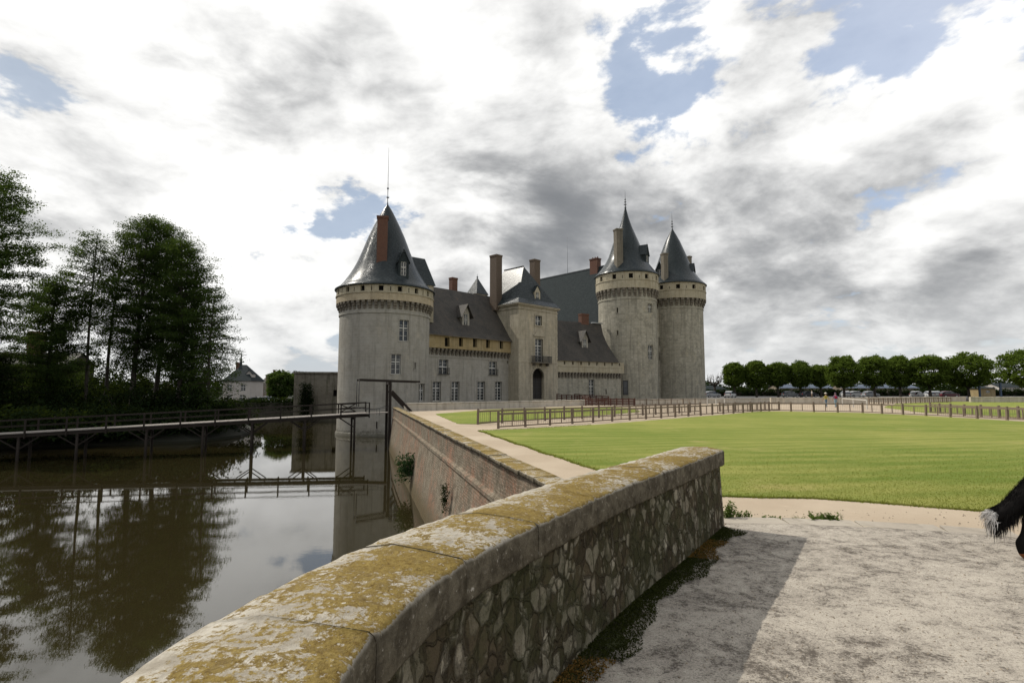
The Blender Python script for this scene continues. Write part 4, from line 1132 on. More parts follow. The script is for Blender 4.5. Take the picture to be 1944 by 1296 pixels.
def sweep(mb, line, d0, d1, prof, step=0.15, m=0, closed=True, caps=True, jit=None, smooth=True):
    """prof: (offset to the right, z) ring, counter-clockwise seen along the line"""
    n = max(1, int(math.ceil((d1 - d0) / step))); rows = []
    per = [0.0]
    for a, b in zip(prof, prof[1:] + prof[:1]): per.append(per[-1] + math.hypot(a[0] - b[0], a[1] - b[1]))
    for k_ in range(n + 1):
        d = d0 + (d1 - d0) * k_ / n; p, t, r = line.at(d); row = []
        for o, z in prof:
            j = jit(d, o, z) if jit else 0.0
            row.append(mb.vert((p.x + r.x * (o + j * .6), p.y + r.y * (o + j * .6), z + j)))
        rows.append((d, row))
    np_ = len(prof)
    for (da, ra), (db, rb) in zip(rows, rows[1:]):
        for i in range(np_ if closed else np_ - 1):
            j = (i + 1) % np_
            steep = abs(prof[i][1] - prof[j][1]) > abs(prof[i][0] - prof[j][0])
            if steep: uv = [(da, prof[i][1]), (db, prof[i][1]), (db, prof[j][1]), (da, prof[j][1])]
            else: uv = [(prof[i][0], da), (prof[i][0], db), (prof[j][0], db), (prof[j][0], da)]
            mb.face((ra[i], rb[i], rb[j], ra[j]), uv, m, smooth)
    if caps and closed:
        mb.face(rows[0][1][::-1], [(prof[i][0], prof[i][1]) for i in range(np_)][::-1], m)
        mb.face(rows[-1][1], [(prof[i][0], prof[i][1]) for i in range(np_)], m)

# ------------------------------------------------------------------ curved parapet in the foreground
PZ = 1.15
inner = [gp(x, y, PZ) for x, y in ((632, 1296), (705, 1200), (880, 1062), (1080, 966), (1200, 915), (1300, 880), (1372, 853))]
outer = [gp(x, y, PZ) for x, y in ((195, 1296), (397, 1173), (509, 1105), (641, 1047), (755, 1003.6), (876, 967), (944, 945), (1029, 918), (1130, 889), (1283, 849))]
PW = 0.635
inn_l = [Vector((-0.62, -6.0)), Vector((-0.60, -3.0)), Vector((-0.545, -0.8)), Vector((-0.52, 0.5))] + [Vector(p_[:2]) for p_ in inner]
pl = Line(smooth_line(inn_l, 10))
rng = random.Random(11)
par = empty('parapet', (0.9, 4.6, SLAB_Z), 'curved stone parapet in the foreground, lichened coping over dark rubble masonry', 'parapet')
iw = 0.035
mb = MB()
prof = [(-iw + 0.045, SLAB_Z - 0.15), (-iw, PZ - 0.215), (-PW + iw, PZ - 0.215), (-PW + iw - .02, SLAB_Z - .4), (-PW - .55, WATER_Z - .6), (-.2, WATER_Z - .6)]
sweep(mb, pl, 0.0, pl.len - 0.05, prof[::-1], 0.12, 0, True, True, None, False)
mb.build('wall', rubble_m, par)
# coping stones, each with rounded top edges
def cop_prof(dz, w0, w1):
    return [(w1, PZ - .205 + dz), (w1 + .006, PZ - .19 + dz), (w1 + .008, PZ - .032 + dz), (w1 - .004, PZ - .010 + dz), (w1 - .024, PZ + .002 + dz), ((w0 + w1) / 2 + .1, PZ + .022 + dz), ((w0 + w1) / 2 - .1, PZ + .022 + dz),
            (w0 + .055, PZ - .002 + dz), (w0 + .015, PZ - .022 + dz), (w0, PZ - .06 + dz), (w0 + .005, PZ - .205 + dz)]
def dist_at_px(px, py):
    g = gp(px, py, PZ); return min((( Vector(g[:2]) - pl.at(d)[0]).length, d) for d in [x * .02 for x in range(int(pl.len / .02))])[1]
cuts = [0.0, 1.2, 2.4, 3.6, 4.8, dist_at_px(640, 1288) - 1.0, dist_at_px(705, 1202), dist_at_px(881, 1061), dist_at_px(1020, 995), dist_at_px(1130, 944), dist_at_px(1200, 915), dist_at_px(1258, 894), dist_at_px(1308, 877), pl.len]
cuts = sorted(cuts)
for i in range(len(cuts) - 1):
    if cuts[i + 1] - cuts[i] < .25: continue
    mb = MB(); dz_ = rng.uniform(-.003, .003); ow = rng.uniform(-.002, .002)
    ph = 2.3
    def jit(d, o, z, ph=ph): return 0.0035 * math.sin(d * 23 + ph + o * 19) + 0.003 * math.sin(d * 51 + o * 37 + ph * 2) + 0.0025 * math.sin(d * 97 + o * 61 + ph * 3)
    sweep(mb, pl, cuts[i] + .002, cuts[i + 1] - .002, cop_prof(dz_, -PW + ow, .012 + ow), 0.05, 0, True, True, jit)
    mb.build('coping_stone', coping_m, par)
mb = MB(); sweep(mb, pl, 0, pl.len - .03, [(-.02, PZ - .21), (-.02, PZ - .06), (-PW + .06, PZ - .06), (-PW + .06, PZ - .21)][::-1], .25)
mb.build('mortar_bed', material('dark mortar', color=(.06, .05, .038), rough=.95), par)

# ------------------------------------------------------------------ retaining wall along the moat
rw = empty('retaining_wall', (WA.x, WA.y, WATER_Z), 'long brick and rubble moat wall running from the parapet to the drawbridge', 'wall')
rl = Line([WA.lerp(WB, k_ / 40) for k_ in range(41)])           # from the drawbridge towards the picture's foreground
# to the right of the travel direction is the moat side
sgn = 1.0 if rl.at(1)[2].dot(wn) < 0 else -1.0
TZ = 0.40
def rp(lst): return [(o * sgn, z) for o, z in (lst if sgn > 0 else lst[::-1])]
mb = MB()
sweep(mb, rl, 0, rl.len, rp([(.55, WATER_Z - 1), (.02, -.62), (.09, -.60), (.09, -.50), (-.03, -.44), (-.03, TZ - .11), (-.36, TZ - .11), (-.42, -.05), (-.8, WATER_Z - 1)]), .6, 0, True, True,
      lambda d, o, z: 0.012 * math.sin(d * 3.1 + z * 5) + .008 * math.sin(d * 11 + z * 3), False)
mb.build('wall', moatwall_m, rw)
d = 0.0; rng = random.Random(5)
coping2 = coping_m
while d < rl.len - .3:
    l_ = min(rng.uniform(.95, 1.5), rl.len - d); mb = MB(); dz_ = rng.uniform(-.008, .008); w_ = rng.uniform(-.01, .01)
    sweep(mb, rl, d + .006, d + l_ - .006, rp([(.045 + w_, TZ - .105 + dz_), (.05 + w_, TZ - .03 + dz_), (.02, TZ + dz_), (-.40, TZ + .012 + dz_), (-.44, TZ - .02 + dz_), (-.44, TZ - .105 + dz_)]), .4)
    mb.build('coping_stone', coping_m, rw); d += l_

# ------------------------------------------------------------------ low stone wall before the castle moat and beyond
def low_wall(name, a, b, h, label, cap=.5, th=.45, base=0.0):
    o = empty(name, (a.x, a.y, base), label, 'wall'); ln = Line([Vector(a[:2]).lerp(Vector(b[:2]), k_ / 24) for k_ in range(25)])
    mb = MB(); sweep(mb, ln, 0, ln.len, [(th / 2, base - 4), (th / 2, base + h - .14), (-th / 2, base + h - .14), (-th / 2, base - 4)], 1.2, smooth=False); mb.build('wall', stone_wall, o)
    d = 0; rg = random.Random(7)
    while d < ln.len - .3:
        l_ = min(rg.uniform(1.6, 2.2), ln.len - d); mb = MB(); dz_ = rg.uniform(-.01, .01)
        sweep(mb, ln, d + .01, d + l_ - .01, [(cap / 2, base + h - .138 + dz_), (cap / 2, base + h - .03 + dz_), (cap / 2 - .05, base + h + dz_), (-cap / 2 + .05, base + h + dz_), (-cap / 2, base + h - .03 + dz_), (-cap / 2, base + h - .138 + dz_)], 1.0)
        mb.build('coping_stone', stone_wall, o); d += l_
    return o
lw_z = 0.78
low_wall('low_wall', Vector((WA.x + 1.0, WA.y + .9)), LW1, lw_z, 'pale low stone wall between the small lawn and the castle front')
w1a, w1b = Vector((14.5, 77.5)), Vector((47, 96.5))
low_wall('low_wall', w1a, w1b, .80, 'low stone wall running past the foot of the two keep towers')
w2a, w2b = at(1463, 765, 84), at(1646, 765, 84)
low_wall('low_wall', w2a, w2b, .98, 'sunlit low wall behind the two walkers')
w3a, w3b = at(1646, 765, 97), at(1832, 765, 104.5)
low_wall('low_wall', w3a, w3b, .90, 'shaded low wall in front of the parked cars at the right')
w4a, w4b = at(1842, 765, 97), Vector((140, 96))
low_wall('low_wall', w4a, w4b, .95, 'pale low wall at the far right edge, under the big round tree')

# ------------------------------------------------------------------ bridge over the castle moat to the gate
eb = empty('footbridge', (12, 77.5, 0), 'dark timber bridge leading to the castle entrance', 'bridge')
eA, eB = Vector((LW1.x + .4, LW1.y + .6)), Vector((6.9, 86.5))
dv = (eB - eA).normalized(); nv = Vector((dv.y, -dv.x))
mb = MB(); mb.bar((eA.x + nv.x * 1.6, eA.y + nv.y * 1.6, .2), (eB.x + nv.x * 1.6, eB.y + nv.y * 1.6, .45), 3.2, .18); mb.build('deck', wood_deck, eb)
for s_ in (0.1, 3.1):
    mb = MB(); n = 7
    for k_ in range(n):
        t = k_ / (n - 1); p_ = eA.lerp(eB, t) + nv * s_; z = .2 + .25 * t
        mb.bar((p_.x, p_.y, z - 4.2), (p_.x, p_.y, z + 1.05), .16)
    for zz in (.45, .75, 1.0):
        a_, b_ = eA + nv * s_, eB + nv * s_
        mb.bar((a_.x, a_.y, .2 + zz), (b_.x, b_.y, .45 + zz), .07, .12)
    mb.build('railing', wood_red, eb)
# dark timber screen at the bridge head
gr_ = empty('railing', (at(1160, 766, 74).x, 74, 0), 'dark red brown timber railing at the head of the castle bridge', 'railing')
mb = MB(); ra_, rb_ = at(1112, 766, 73.6), at(1205, 764, 76)
n = 9
for k_ in range(n):
    mb = MB(); p_ = Vector(ra_[:2]).lerp(Vector(rb_[:2]), k_ / (n - 1)); mb.bar((p_.x, p_.y, -.05), (p_.x, p_.y, 1.0), .15); mb.build('post', wood_red, gr_)
for zz in (.2, .42, .64, .86): mb = MB(); mb.bar((ra_.x, ra_.y, zz), (rb_.x, rb_.y, zz), .06, .15); mb.build('rail', wood_red, gr_)

# ------------------------------------------------------------------ wooden path fences
post_me = None
def fence(pts, label, group='wooden fences along the gravel paths', h=.82, spacing=2.03, pick=True, pw=.135):
    root = empty('fence', (pts[0].x, pts[0].y, 0), label, 'fence', group)
    ln = Line([Vector(p_[:2]) for p_ in pts]); n = max(1, int(round(ln.len / spacing)))
    ds = [ln.len * k_ / n for k_ in range(n + 1)]
    rg = random.Random(int(pts[0].x * 31 + 7))
    P = []
    for k_, d in enumerate(ds):
        p_, t, r = ln.at(d); P.append(p_)
        mb = MB(); lean = (rg.gauss(0, .012), rg.gauss(0, .012)); hh = h + .06 + rg.gauss(0, .012)
        w = pw; a = math.atan2(t.y, t.x)
        mb.bar((p_.x, p_.y, -.1), (p_.x + lean[0], p_.y + lean[1], hh), w, w)
        mb.bar((p_.x + lean[0], p_.y + lean[1], hh), (p_.x + lean[0], p_.y + lean[1], hh + .03), w * .6, w * .6)
        mb.build('post', wood_fence, root)
    for k_ in range(n):
        a, b = P[k_], P[k_ + 1]; t = (b - a).normalized(); a2, b2 = a + t * pw * .5, b - t * pw * .5
        mb = MB()
        mb.bar((a2.x, a2.y, h - .06), (b2.x, b2.y, h - .06), .055, .10)
        mb.bar((a2.x, a2.y, .10), (b2.x, b2.y, .10), .05, .07)
        m_ = (a2 + b2) / 2; mb.bar((m_.x, m_.y, .13), (m_.x, m_.y, h - .1), .06)
        if pick:
            mb2 = MB()
            for i in range(1, 12):
                if i == 6: continue
                q_ = a2.lerp(b2, i / 12); mb.tube([(q_.x, q_.y, .13), (q_.x, q_.y, h - .1)], [.006, .006], 4, 1, False)
        mb.build('fence_panel', [wood_fence, iron], root)
    return root
V3 = lambda x, y: Vector((x, y, 0))
fence([FA, FB], 'near wooden path fence along the back edge of the large lawn')
fence([FB, FC], 'short fence run at the far lawn corner in front of the two walkers', spacing=2.1)
fence([FC, V3(32.6, 44), FD, V3(34.2, 27)], 'fence run down the right side of the large lawn', spacing=2.15)
nf = (FB - FA).normalized(); nfn = V3(-nf.y, nf.x)
G0 = gp(907, 805.5); Gend = G0 + nf * 27.5
fence([G0, Gend], 'second wooden fence across the path from the near one, beside the small lawn')
fence([Gend + V3(2.2, 1.0), Gend + V3(9.5, 4.5)], 'fence continuing toward the castle bridge past a gap', spacing=2.2)
fence([at(1767, 786, 50.5), at(1811, 788, 46), at(1907, 794, 40), at(1975, 800, 36.5)], 'outer fence across the right hand path, beyond the lawn fence', spacing=2.2)
fence([at(1203, 770, 77), at(1300, 770, 80.5), at(1342, 769, 82)], 'distant fence in front of the keep towers', spacing=2.2, pick=False)
fence([at(1650, 768, 80), at(1715, 766, 87), at(1805, 763, 96)], 'distant dark fence before the shaded low wall', spacing=1.6, pick=False)
def white_rail(px0, px1, Y0, Y1, label):
    a, b = at(px0, 775, Y0), at(px1, 775, Y1); r_ = empty('barrier', (a.x, a.y, 0), label, 'barrier', 'white painted barriers')
    for p_ in (a, (a + b) / 2, b):
        mb = MB(); mb.bar((p_.x, p_.y, -.05), (p_.x, p_.y, .95), .09); mb.build('post', white_paint, r_)
    mb = MB(); mb.bar((a.x, a.y, .98), (b.x, b.y, .98), .08, .10); mb.build('rail', white_paint, r_)
white_rail(1343, 1376, 72, 72.4, 'white barrier on the gravel left of the walkers')
white_rail(1600, 1646, 74, 60, 'white barrier on the gravel right of the walkers')

# ------------------------------------------------------------------ long timber footbridge over the moat
fb = empty('footbridge', (-25, 48, WATER_Z), 'long dark timber footbridge on tall piles across the moat', 'bridge')
q0, q1 = Vector((-13.6, 53.1, -0.16)), Vector((-52.0, 37.15, -1.95))
bd = (q1 - q0); bl = bd.length; bu = bd.normalized(); bn = Vector((-bu.y, bu.x, 0)).normalized()
if bn.y < 0: bn = -bn                                             # bn points to the far side
BWID = 2.5
mb = MB(); nb_ = int(bl / 0.6)
for k_ in range(nb_):
    a, b = q0.lerp(q1, (k_ + .02) / nb_) + bn * BWID / 2, q0.lerp(q1, (k_ + .98) / nb_) + bn * BWID / 2
    mb.bar(a, b, BWID, .07)
mb.build('deck', wood_deck, fb)
for s_ in (.12, BWID - .12):
    mb = MB(); a, b = q0 + bn * s_ - V3(0, 0) - Vector((0, 0, .20)), q1 + bn * s_ - Vector((0, 0, .20)); mb.bar(a, b, .14, .22); mb.build('beam', wood_dark, fb)
nposts = int(bl / 2.45)
for s_ in (-.02, BWID + .02):
    for k_ in range(nposts + 1):
        p_ = q0.lerp(q1, k_ / nposts) + bn * s_; mb = MB(); mb.bar(p_ - Vector((0, 0, .42)), p_ + Vector((0, 0, 1.04)), .10); mb.build('post', wood_dark, fb)
    for zz, hh in ((1.0, .075), (.52, .06)):
        mb = MB(); a, b = q0 + bn * (s_ + (.07 if s_ < 0 else -.07)) + Vector((0, 0, zz)), q1 + bn * (s_ + (.07 if s_ < 0 else -.07)) + Vector((0, 0, zz)); mb.bar(a, b, .05, hh); mb.build('handrail', wood_dark, fb)
def along(px):                        # distance along the bridge seen at column px
    return min((abs((q0.lerp(q1, t).x / q0.lerp(q1, t).y) * F_PX + 972 - px), t) for t in [i / 2000 for i in range(2001)])[1]
for px in (676, 583, 483, 391, 285, 155, 45, -60):
    c_ = q0.lerp(q1, along(px))
    for s_ in (.1, BWID - .1):
        p_ = c_ + bn * s_; mb = MB(); mb.tube([(p_.x, p_.y, WATER_Z - 1.5), (p_.x, p_.y, p_.z - .3)], [.11, .10], 8); mb.build('pile', wood_dark, fb)
        for d_ in (-1, 1):
            if px == 676 and d_ < 0: continue
            mb = MB(); mb.bar(p_ + Vector((0, 0, -1.25)), p_ + bu * d_ * 1.25 + Vector((0, 0, -.34)), .085); mb.build('brace', wood_dark, fb)
    mb = MB(); mb.bar(c_ + bn * .0 + Vector((0, 0, -.42)), c_ + bn * BWID + Vector((0, 0, -.42)), .16, .2); mb.build('cross_beam', wood_dark, fb)
# little gate at the drawbridge end
mb = MB(); ga, gb = q0.lerp(q1, along(648)), q0.lerp(q1, along(677))
for zz in (.25, .62, .98): mb.bar(ga + Vector((0, 0, zz)) - bn * .1, gb + Vector((0, 0, zz)) - bn * .1, .05, .10)
mb.bar(ga + Vector((0, 0, .25)) - bn * .1, gb + Vector((0, 0, .98)) - bn * .1, .05, .09); mb.bar(ga + Vector((0, 0, .98)) - bn * .13, gb + Vector((0, 0, .25)) - bn * .13, .05, .09)
mb.build('gate', wood_dark, fb)

# drawbridge frame at the corner of the retaining wall
db = empty('drawbridge', (-12, 53.8, WATER_Z), 'timber drawbridge with a tall post, lifting beam and chain', 'drawbridge')
pb = at(740, 785, 53.0)
def up(px, py, Y=53.0): return at(px, py, Y)
for s_ in (0.0, 1.7):
    o = bn * s_
    mb = MB(); mb.bar(Vector((pb.x, pb.y, WATER_Z - 1.5)) + o, Vector((pb.x, pb.y, zat(722, 53.0))) + o, .25, .22); mb.build('post', wood_dark, db)
    tl, tr = at(682, 720.5, 51.6), at(797, 724.5, 55.5)
    mb = MB(); mb.bar(tl + o, tr + o, .17, .19); mb.build('lifting_beam', wood_dark, db)
    mb = MB(); mb.bar(at(744, 742, 53.2) + o, at(781, 781, 54.3) + o, .18, .20); mb.build('brace', wood_dark, db)
    mb = MB(); lo = at(681, 772, 51.7); mb.tube([tl + o, lo + o], [.035, .035], 6); mb.build('chain', iron, db)
    mb = MB(); n = 12; a_, b_ = at(681, 773, 51.7) + o, Vector((pb.x, pb.y, zat(770, 53))) + o
    pts = [a_.lerp(b_, k_ / n) + Vector((0, 0, -.55 * 4 * (k_ / n) * (1 - k_ / n) * .5)) for k_ in range(n + 1)]
    mb.tube(pts, [.025] * (n + 1), 5)
    for k_ in (4, 8): mb.bar(pts[k_], pts[k_] - Vector((0, 0, .62)), .03)
    mb.build('hand_chain', iron, db)
e0, e1 = q0.lerp(q1, along(684)), Vector((pb.x, pb.y, -.1))
mb = MB(); mb.bar(e0 + bn * .85, e1 + bn * .85, 1.6, .09); mb.build('deck', wood_deck, db)
mb = MB(); mb.bar(Vector((pb.x, pb.y, zat(727, 53))), Vector((pb.x, pb.y, zat(727, 53))) + bn * 1.7, .22, .24); mb.build('cross_beam', wood_dark, db)

# bastion of the castle moat left of the round tower
bs = empty('bastion', (-36, 99, WATER_Z), 'square weathered stone bastion standing in the moat left of the round tower', 'bastion')
ba, bb_ = at(556, 790, 98.0), at(660, 790, 99.5)
zb_ = zat(705.5, 98.5)
mb = MB(); Pb = Plane(ba, to=bb_); mb.panel(Pb, 0, Pb.len, WATER_Z - 1, zb_ - .35, [(Pb.hit(636, 745)[0] - .3, Pb.hit(636, 745)[0] + .3, zat(752, 99), zat(740, 99))], 0, 0, .4)
mb.panel(lambda a, z, b: Pb(0, z, -12 + a), 0, 12, WATER_Z - 1, zb_ - .35, [], 0); mb.panel(lambda a, z, b: Pb(Pb.len, z, -a), 0, 12, WATER_Z - 1, zb_ - .35, [], 0)
mb.build('wall', stone_bastion, bs)
mb = MB(); mb.boxfn(Pb, -.2, Pb.len + .2, zb_ - .348, zb_, -12, .2); mb.build('coping', stone_bastion, bs)
dark_opening(bs, Pb, (Pb.hit(636, 745)[0] - .3, Pb.hit(636, 745)[0] + .3, zat(752, 99), zat(740, 99)), .35, 'slit')
# far moat wall on the town side
mw = MB(); Pm = Plane((-150, 111.8), to=(-27, 111.8)); mw.panel(Pm, 0, Pm.len, WATER_Z - 1, -.55, [], 0); mw.boxfn(Pm, 0, Pm.len, -.548, -.4, -.5, .1)
tag(mw.build('moat_wall', stone_mat('dark mossy moat stone', (.05, .048, .036), (.10, .095, .07), (.03, .032, .02))), 'dark far wall of the moat below the town houses', 'wall')
# ------------------------------------------------------------------ vegetation
def leaf_quads(rs, ctr, n, spread, size, flat=0.5):
    """n small leaf faces round every centre (m,3) -> (m*n,4,3)"""
    ctr = np.repeat(np.asarray(ctr, dtype=np.float64), n, axis=0); N = len(ctr)
    p = ctr + rs.normal(0, 1, (N, 3)) * np.asarray(spread)
    nrm = rs.normal(0, 1, (N, 3)); nrm[:, 2] = np.abs(nrm[:, 2]) * (1 + 2 * flat) ; nrm /= np.linalg.norm(nrm, axis=1, keepdims=True)
    t = rs.normal(0, 1, (N, 3)); t -= nrm * (t * nrm).sum(1, keepdims=True); t /= np.linalg.norm(t, axis=1, keepdims=True)
    b = np.cross(nrm, t)
    s = (rs.uniform(.55, 1.35, (N, 1)) * size); l, w = s * .62, s * .34
    return np.stack([p - t * l, p - b * w + nrm * s * .08, p + t * l, p + b * w + nrm * s * .08], axis=1)

def conifer(seed, H, cb, Rmax, nbr, leaf_n, size, lm, dome=0.5, lean=(0, 0), trunk_r=.32, asym=None, droop=.10, sparse=1.0):
    """tall deciduous conifer built round the origin: (trunk mesh, foliage quads)"""
    rs = np.random.RandomState(seed); rg = random.Random(seed)
    mb = MB()
    def axis(t): return Vector((lean[0] * t * t + .25 * math.sin(t * 5 + seed), lean[1] * t * t + .2 * math.cos(t * 4 + seed * 2) - .2, H * t))
    tp = [axis(k_ / 12) for k_ in range(13)]
    mb.tube([tp[0] - Vector((0, 0, .6))] + tp, [trunk_r * 1.7] + [trunk_r * (1 - .9 * (k_ / 12) ** .8) + .02 for k_ in range(13)], 9)
    cs = []
    for i in range(nbr):
        f = (i + rg.random()) / nbr; t = cb + (1 - cb) * f * .985
        prof = ((1 - f ** 2.0) ** dome) * (0.45 + .55 * min(1, f * 3.2))
        az = i * 2.39996 + rg.uniform(-.5, .5); L = Rmax * prof * rg.uniform(.55, 1.12) + .3
        if asym: L *= 1 + asym[1] * math.cos(az - asym[0])
        o = axis(t); up_ = .10 + .55 * f ** 2 + rg.uniform(-.06, .10)
        d = Vector((math.cos(az), math.sin(az), up_)).normalized()
        pts = []; ns = 5
        for k_ in range(ns + 1):
            s_ = k_ / ns; pts.append(o + d * (L * s_) + Vector((rg.uniform(-.1, .1), rg.uniform(-.1, .1), -droop * L * s_ * s_ + rg.uniform(-.06, .06))))
        r0 = max(.018, .055 * L / max(Rmax, 1) + .012)
        mb.tube(pts, [r0 * (1 - .8 * k_ / ns) for k_ in range(ns + 1)], 5)
        nc = max(2, int(L * 2.3 * sparse))
        for k_ in range(nc):
            s_ = .30 + .72 * ((k_ + rg.random()) / nc); q_ = o.lerp(pts[-1], min(1, s_)); j = min(ns, int(s_ * ns))
            base = pts[j] if s_ < 1 else pts[-1]
            cs.append((base.x + rg.gauss(0, .28), base.y + rg.gauss(0, .28), base.z + rg.gauss(0, .10)))
            if rg.random() < .5: cs.append((base.x + rg.gauss(0, .7), base.y + rg.gauss(0, .7), base.z - .1 + rg.gauss(0, .14)))
    q_ = leaf_quads(rs, cs, leaf_n, (.36, .36, .19), size, .6)
    return mb, q_
def put_tree(name, label, cat, group, base, mb, q_, lm, tm=None):
    root = empty(name, base, label, cat, group)
    t = mb.build('trunk', tm or bark, root, local=True)
    f = soup('crown', q_, lm, root)
    return root
ISL = WATER_Z + 1.05
def height_for(px, py, Y, z0): return zat(py, Y) - z0
def cyp(px, top, Y, cb, Rm, nbr, ln, lm, label, seed, z0=ISL, **kw):
    x = at(px, 700, Y).x; H = height_for(px, top, Y, z0)
    mb, q_ = conifer(seed, H, cb, Rm * 1.08, int(nbr * 1.1), int(ln * 2.15), .155, lm, **kw)
    return put_tree('cypress_tree', label, 'tree', 'tall cypress trees on the left bank', (x, Y, z0), mb, q_, lm)
cyp(-52, 322, 52, .36, 6.6, 110, 26, leaf_fresh, 'tall pale green cypress cut by the left edge of the view', 1, dome=.6, asym=(0.2, .15), trunk_r=.38, sparse=.85)
cyp(168, 446, 66, .52, 3.7, 54, 20, leaf_cypress, 'slender cypress with a bare trunk and an open crown, left of the tall group', 2, dome=.42, asym=(PI, .25), trunk_r=.22, sparse=.8)
cyp(207, 440, 69, .40, 3.3, 60, 20, leaf_cypress, 'thin leaning cypress between the slender tree and the tallest one', 3, dome=.45, lean=(1.2, 0), trunk_r=.24, sparse=.85)
cyp(262, 414, 68, .26, 5.0, 104, 24, leaf_cypress, 'tallest dark cypress in the middle of the group', 4, dome=.36, trunk_r=.38)
cyp(303, 424, 71, .26, 4.8, 100, 24, leaf_cypress, 'dark cypress just right of the tallest one', 5, dome=.36, trunk_r=.34)
cyp(340, 458, 67, .24, 4.6, 92, 22, leaf_cypress, 'dark cypress with a rounded shoulder on the right of the group', 6, dome=.40, trunk_r=.32, asym=(0, .15))
cyp(366, 505, 70, .20, 3.9, 74, 22, leaf_cypress, 'shorter cypress stepping down at the right of the group', 7, dome=.45, trunk_r=.26, asym=(0, .25))
cyp(400, 562, 66, .16, 3.3, 66, 15, leaf_fresh, 'pale feathery cypress leaning out over the water beside the white house', 8, dome=.5, trunk_r=.22, asym=(0, .3), droop=.22, sparse=.8)
cyp(97, 536, 64, .22, 4.7, 96, 26, leaf_cypress, 'dense low cypress in front of the brick chimney', 9, dome=.42, trunk_r=.3)
cyp(-20, 672, 58, .12, 4.0, 70, 24, leaf_dark, 'dark low cypress at the water under the pale tree', 10, dome=.45, trunk_r=.26)

# dark shrubs filling the bank under the trees
def bush_quads(seed, rx, ry, h, n, size, leaves=18):
    rs = np.random.RandomState(seed)
    d = rs.normal(0, 1, (n, 3)); d /= np.linalg.norm(d, axis=1, keepdims=True); d[:, 2] = np.abs(d[:, 2])
    r = rs.uniform(.45, 1.0, (n, 1)) ** .5 * (1 + .25 * np.sin(d[:, :1] * 5 + seed) * np.cos(d[:, 1:2] * 4 + seed))
    c = d * r * np.array([rx, ry, h]); c[:, 2] += .1
    return leaf_quads(rs, c, leaves, (size * 1.3, size * 1.3, size * .9), size, .3)
bushes = [(-20, 51.5, 2.6), (30, 51.5, 2.0), (78, 53, 2.4), (128, 54.5, 1.9), (178, 56, 2.3), (228, 57.5, 2.0), (278, 59, 2.3), (322, 60.5, 1.8), (-5, 63, 4.6), (40, 70, 6.0), (85, 62, 4.2), (125, 72, 6.3), (160, 66, 5.0), (205, 74, 6.2), (245, 65, 4.6), (285, 74, 6.4), (322, 66, 4.4), (352, 72, 5.4), (384, 66, 3.6), (60, 84, 10.0), (180, 86, 10.4), (300, 88, 10.2), (120, 90, 10.6), (240, 92, 10.8), (356, 90, 9.4), (120, 60, 3.0), (365, 62, 2.0), (415, 70, 2.6), (-50, 60, 5)]
blab = ['low waterside bush cut by the left edge, behind the footbridge', 'low waterside bush second from the left edge', 'low waterside bush below the dense low cypress', 'low waterside bush left of the slender cypress trunk', 'low waterside bush below the slender cypress trunk', 'low waterside bush below the thin leaning cypress', 'low waterside bush below the two tall dark cypresses', 'low waterside bush below the rounded cypress', 'dark shrub at the left edge of the bank', 'high dark shrub below the brick chimney', 'dark shrub in front of the low dense cypress', 'high shrub between the low cypress and the slender one', 'dark shrub at the foot of the slender cypress', 'high dark shrub behind the thin leaning cypress', 'dark shrub at the foot of the tallest cypress', 'high shrub behind the tallest cypress', 'dark shrub on the bank below the rounded cypress', 'dark shrub behind the stepping down cypress', 'low shrub at the foot of the pale feathery cypress', 'tall thicket far back under the brick chimney', 'tall thicket far back behind the slender cypress', 'tall thicket far back behind the dark group', 'tall thicket far back left of the slender cypress', 'tall thicket far back right of the thin leaning cypress', 'tall thicket far back at the right end of the dark group', 'low waterside shrub near the footbridge at the left', 'small waterside shrub under the right cypresses', 'small shrub at the right end of the bank by the water', 'dark shrub cut off at the left edge']
for i, (px, Y, h) in enumerate(bushes):
    x = at(px, 780, Y).x; rr = 3.2 + (i * 37 % 10) * .12 + h * .14
    root = empty('shrub', (x, Y, ISL), blab[i], 'shrub', 'dark shrubs under the cypress trees')
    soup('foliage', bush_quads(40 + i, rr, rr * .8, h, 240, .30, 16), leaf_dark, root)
    mb = MB(); rg = random.Random(i)
    for k_ in range(5):
        a = rg.uniform(0, 6.28); mb.tube([(0, 0, -.2), (math.cos(a) * rr * .3, math.sin(a) * rr * .3, h * .5), (math.cos(a) * rr * .5, math.sin(a) * rr * .5, h * .85)], [.07, .045, .02], 5)
    mb.build('stem', bark, root, local=True)

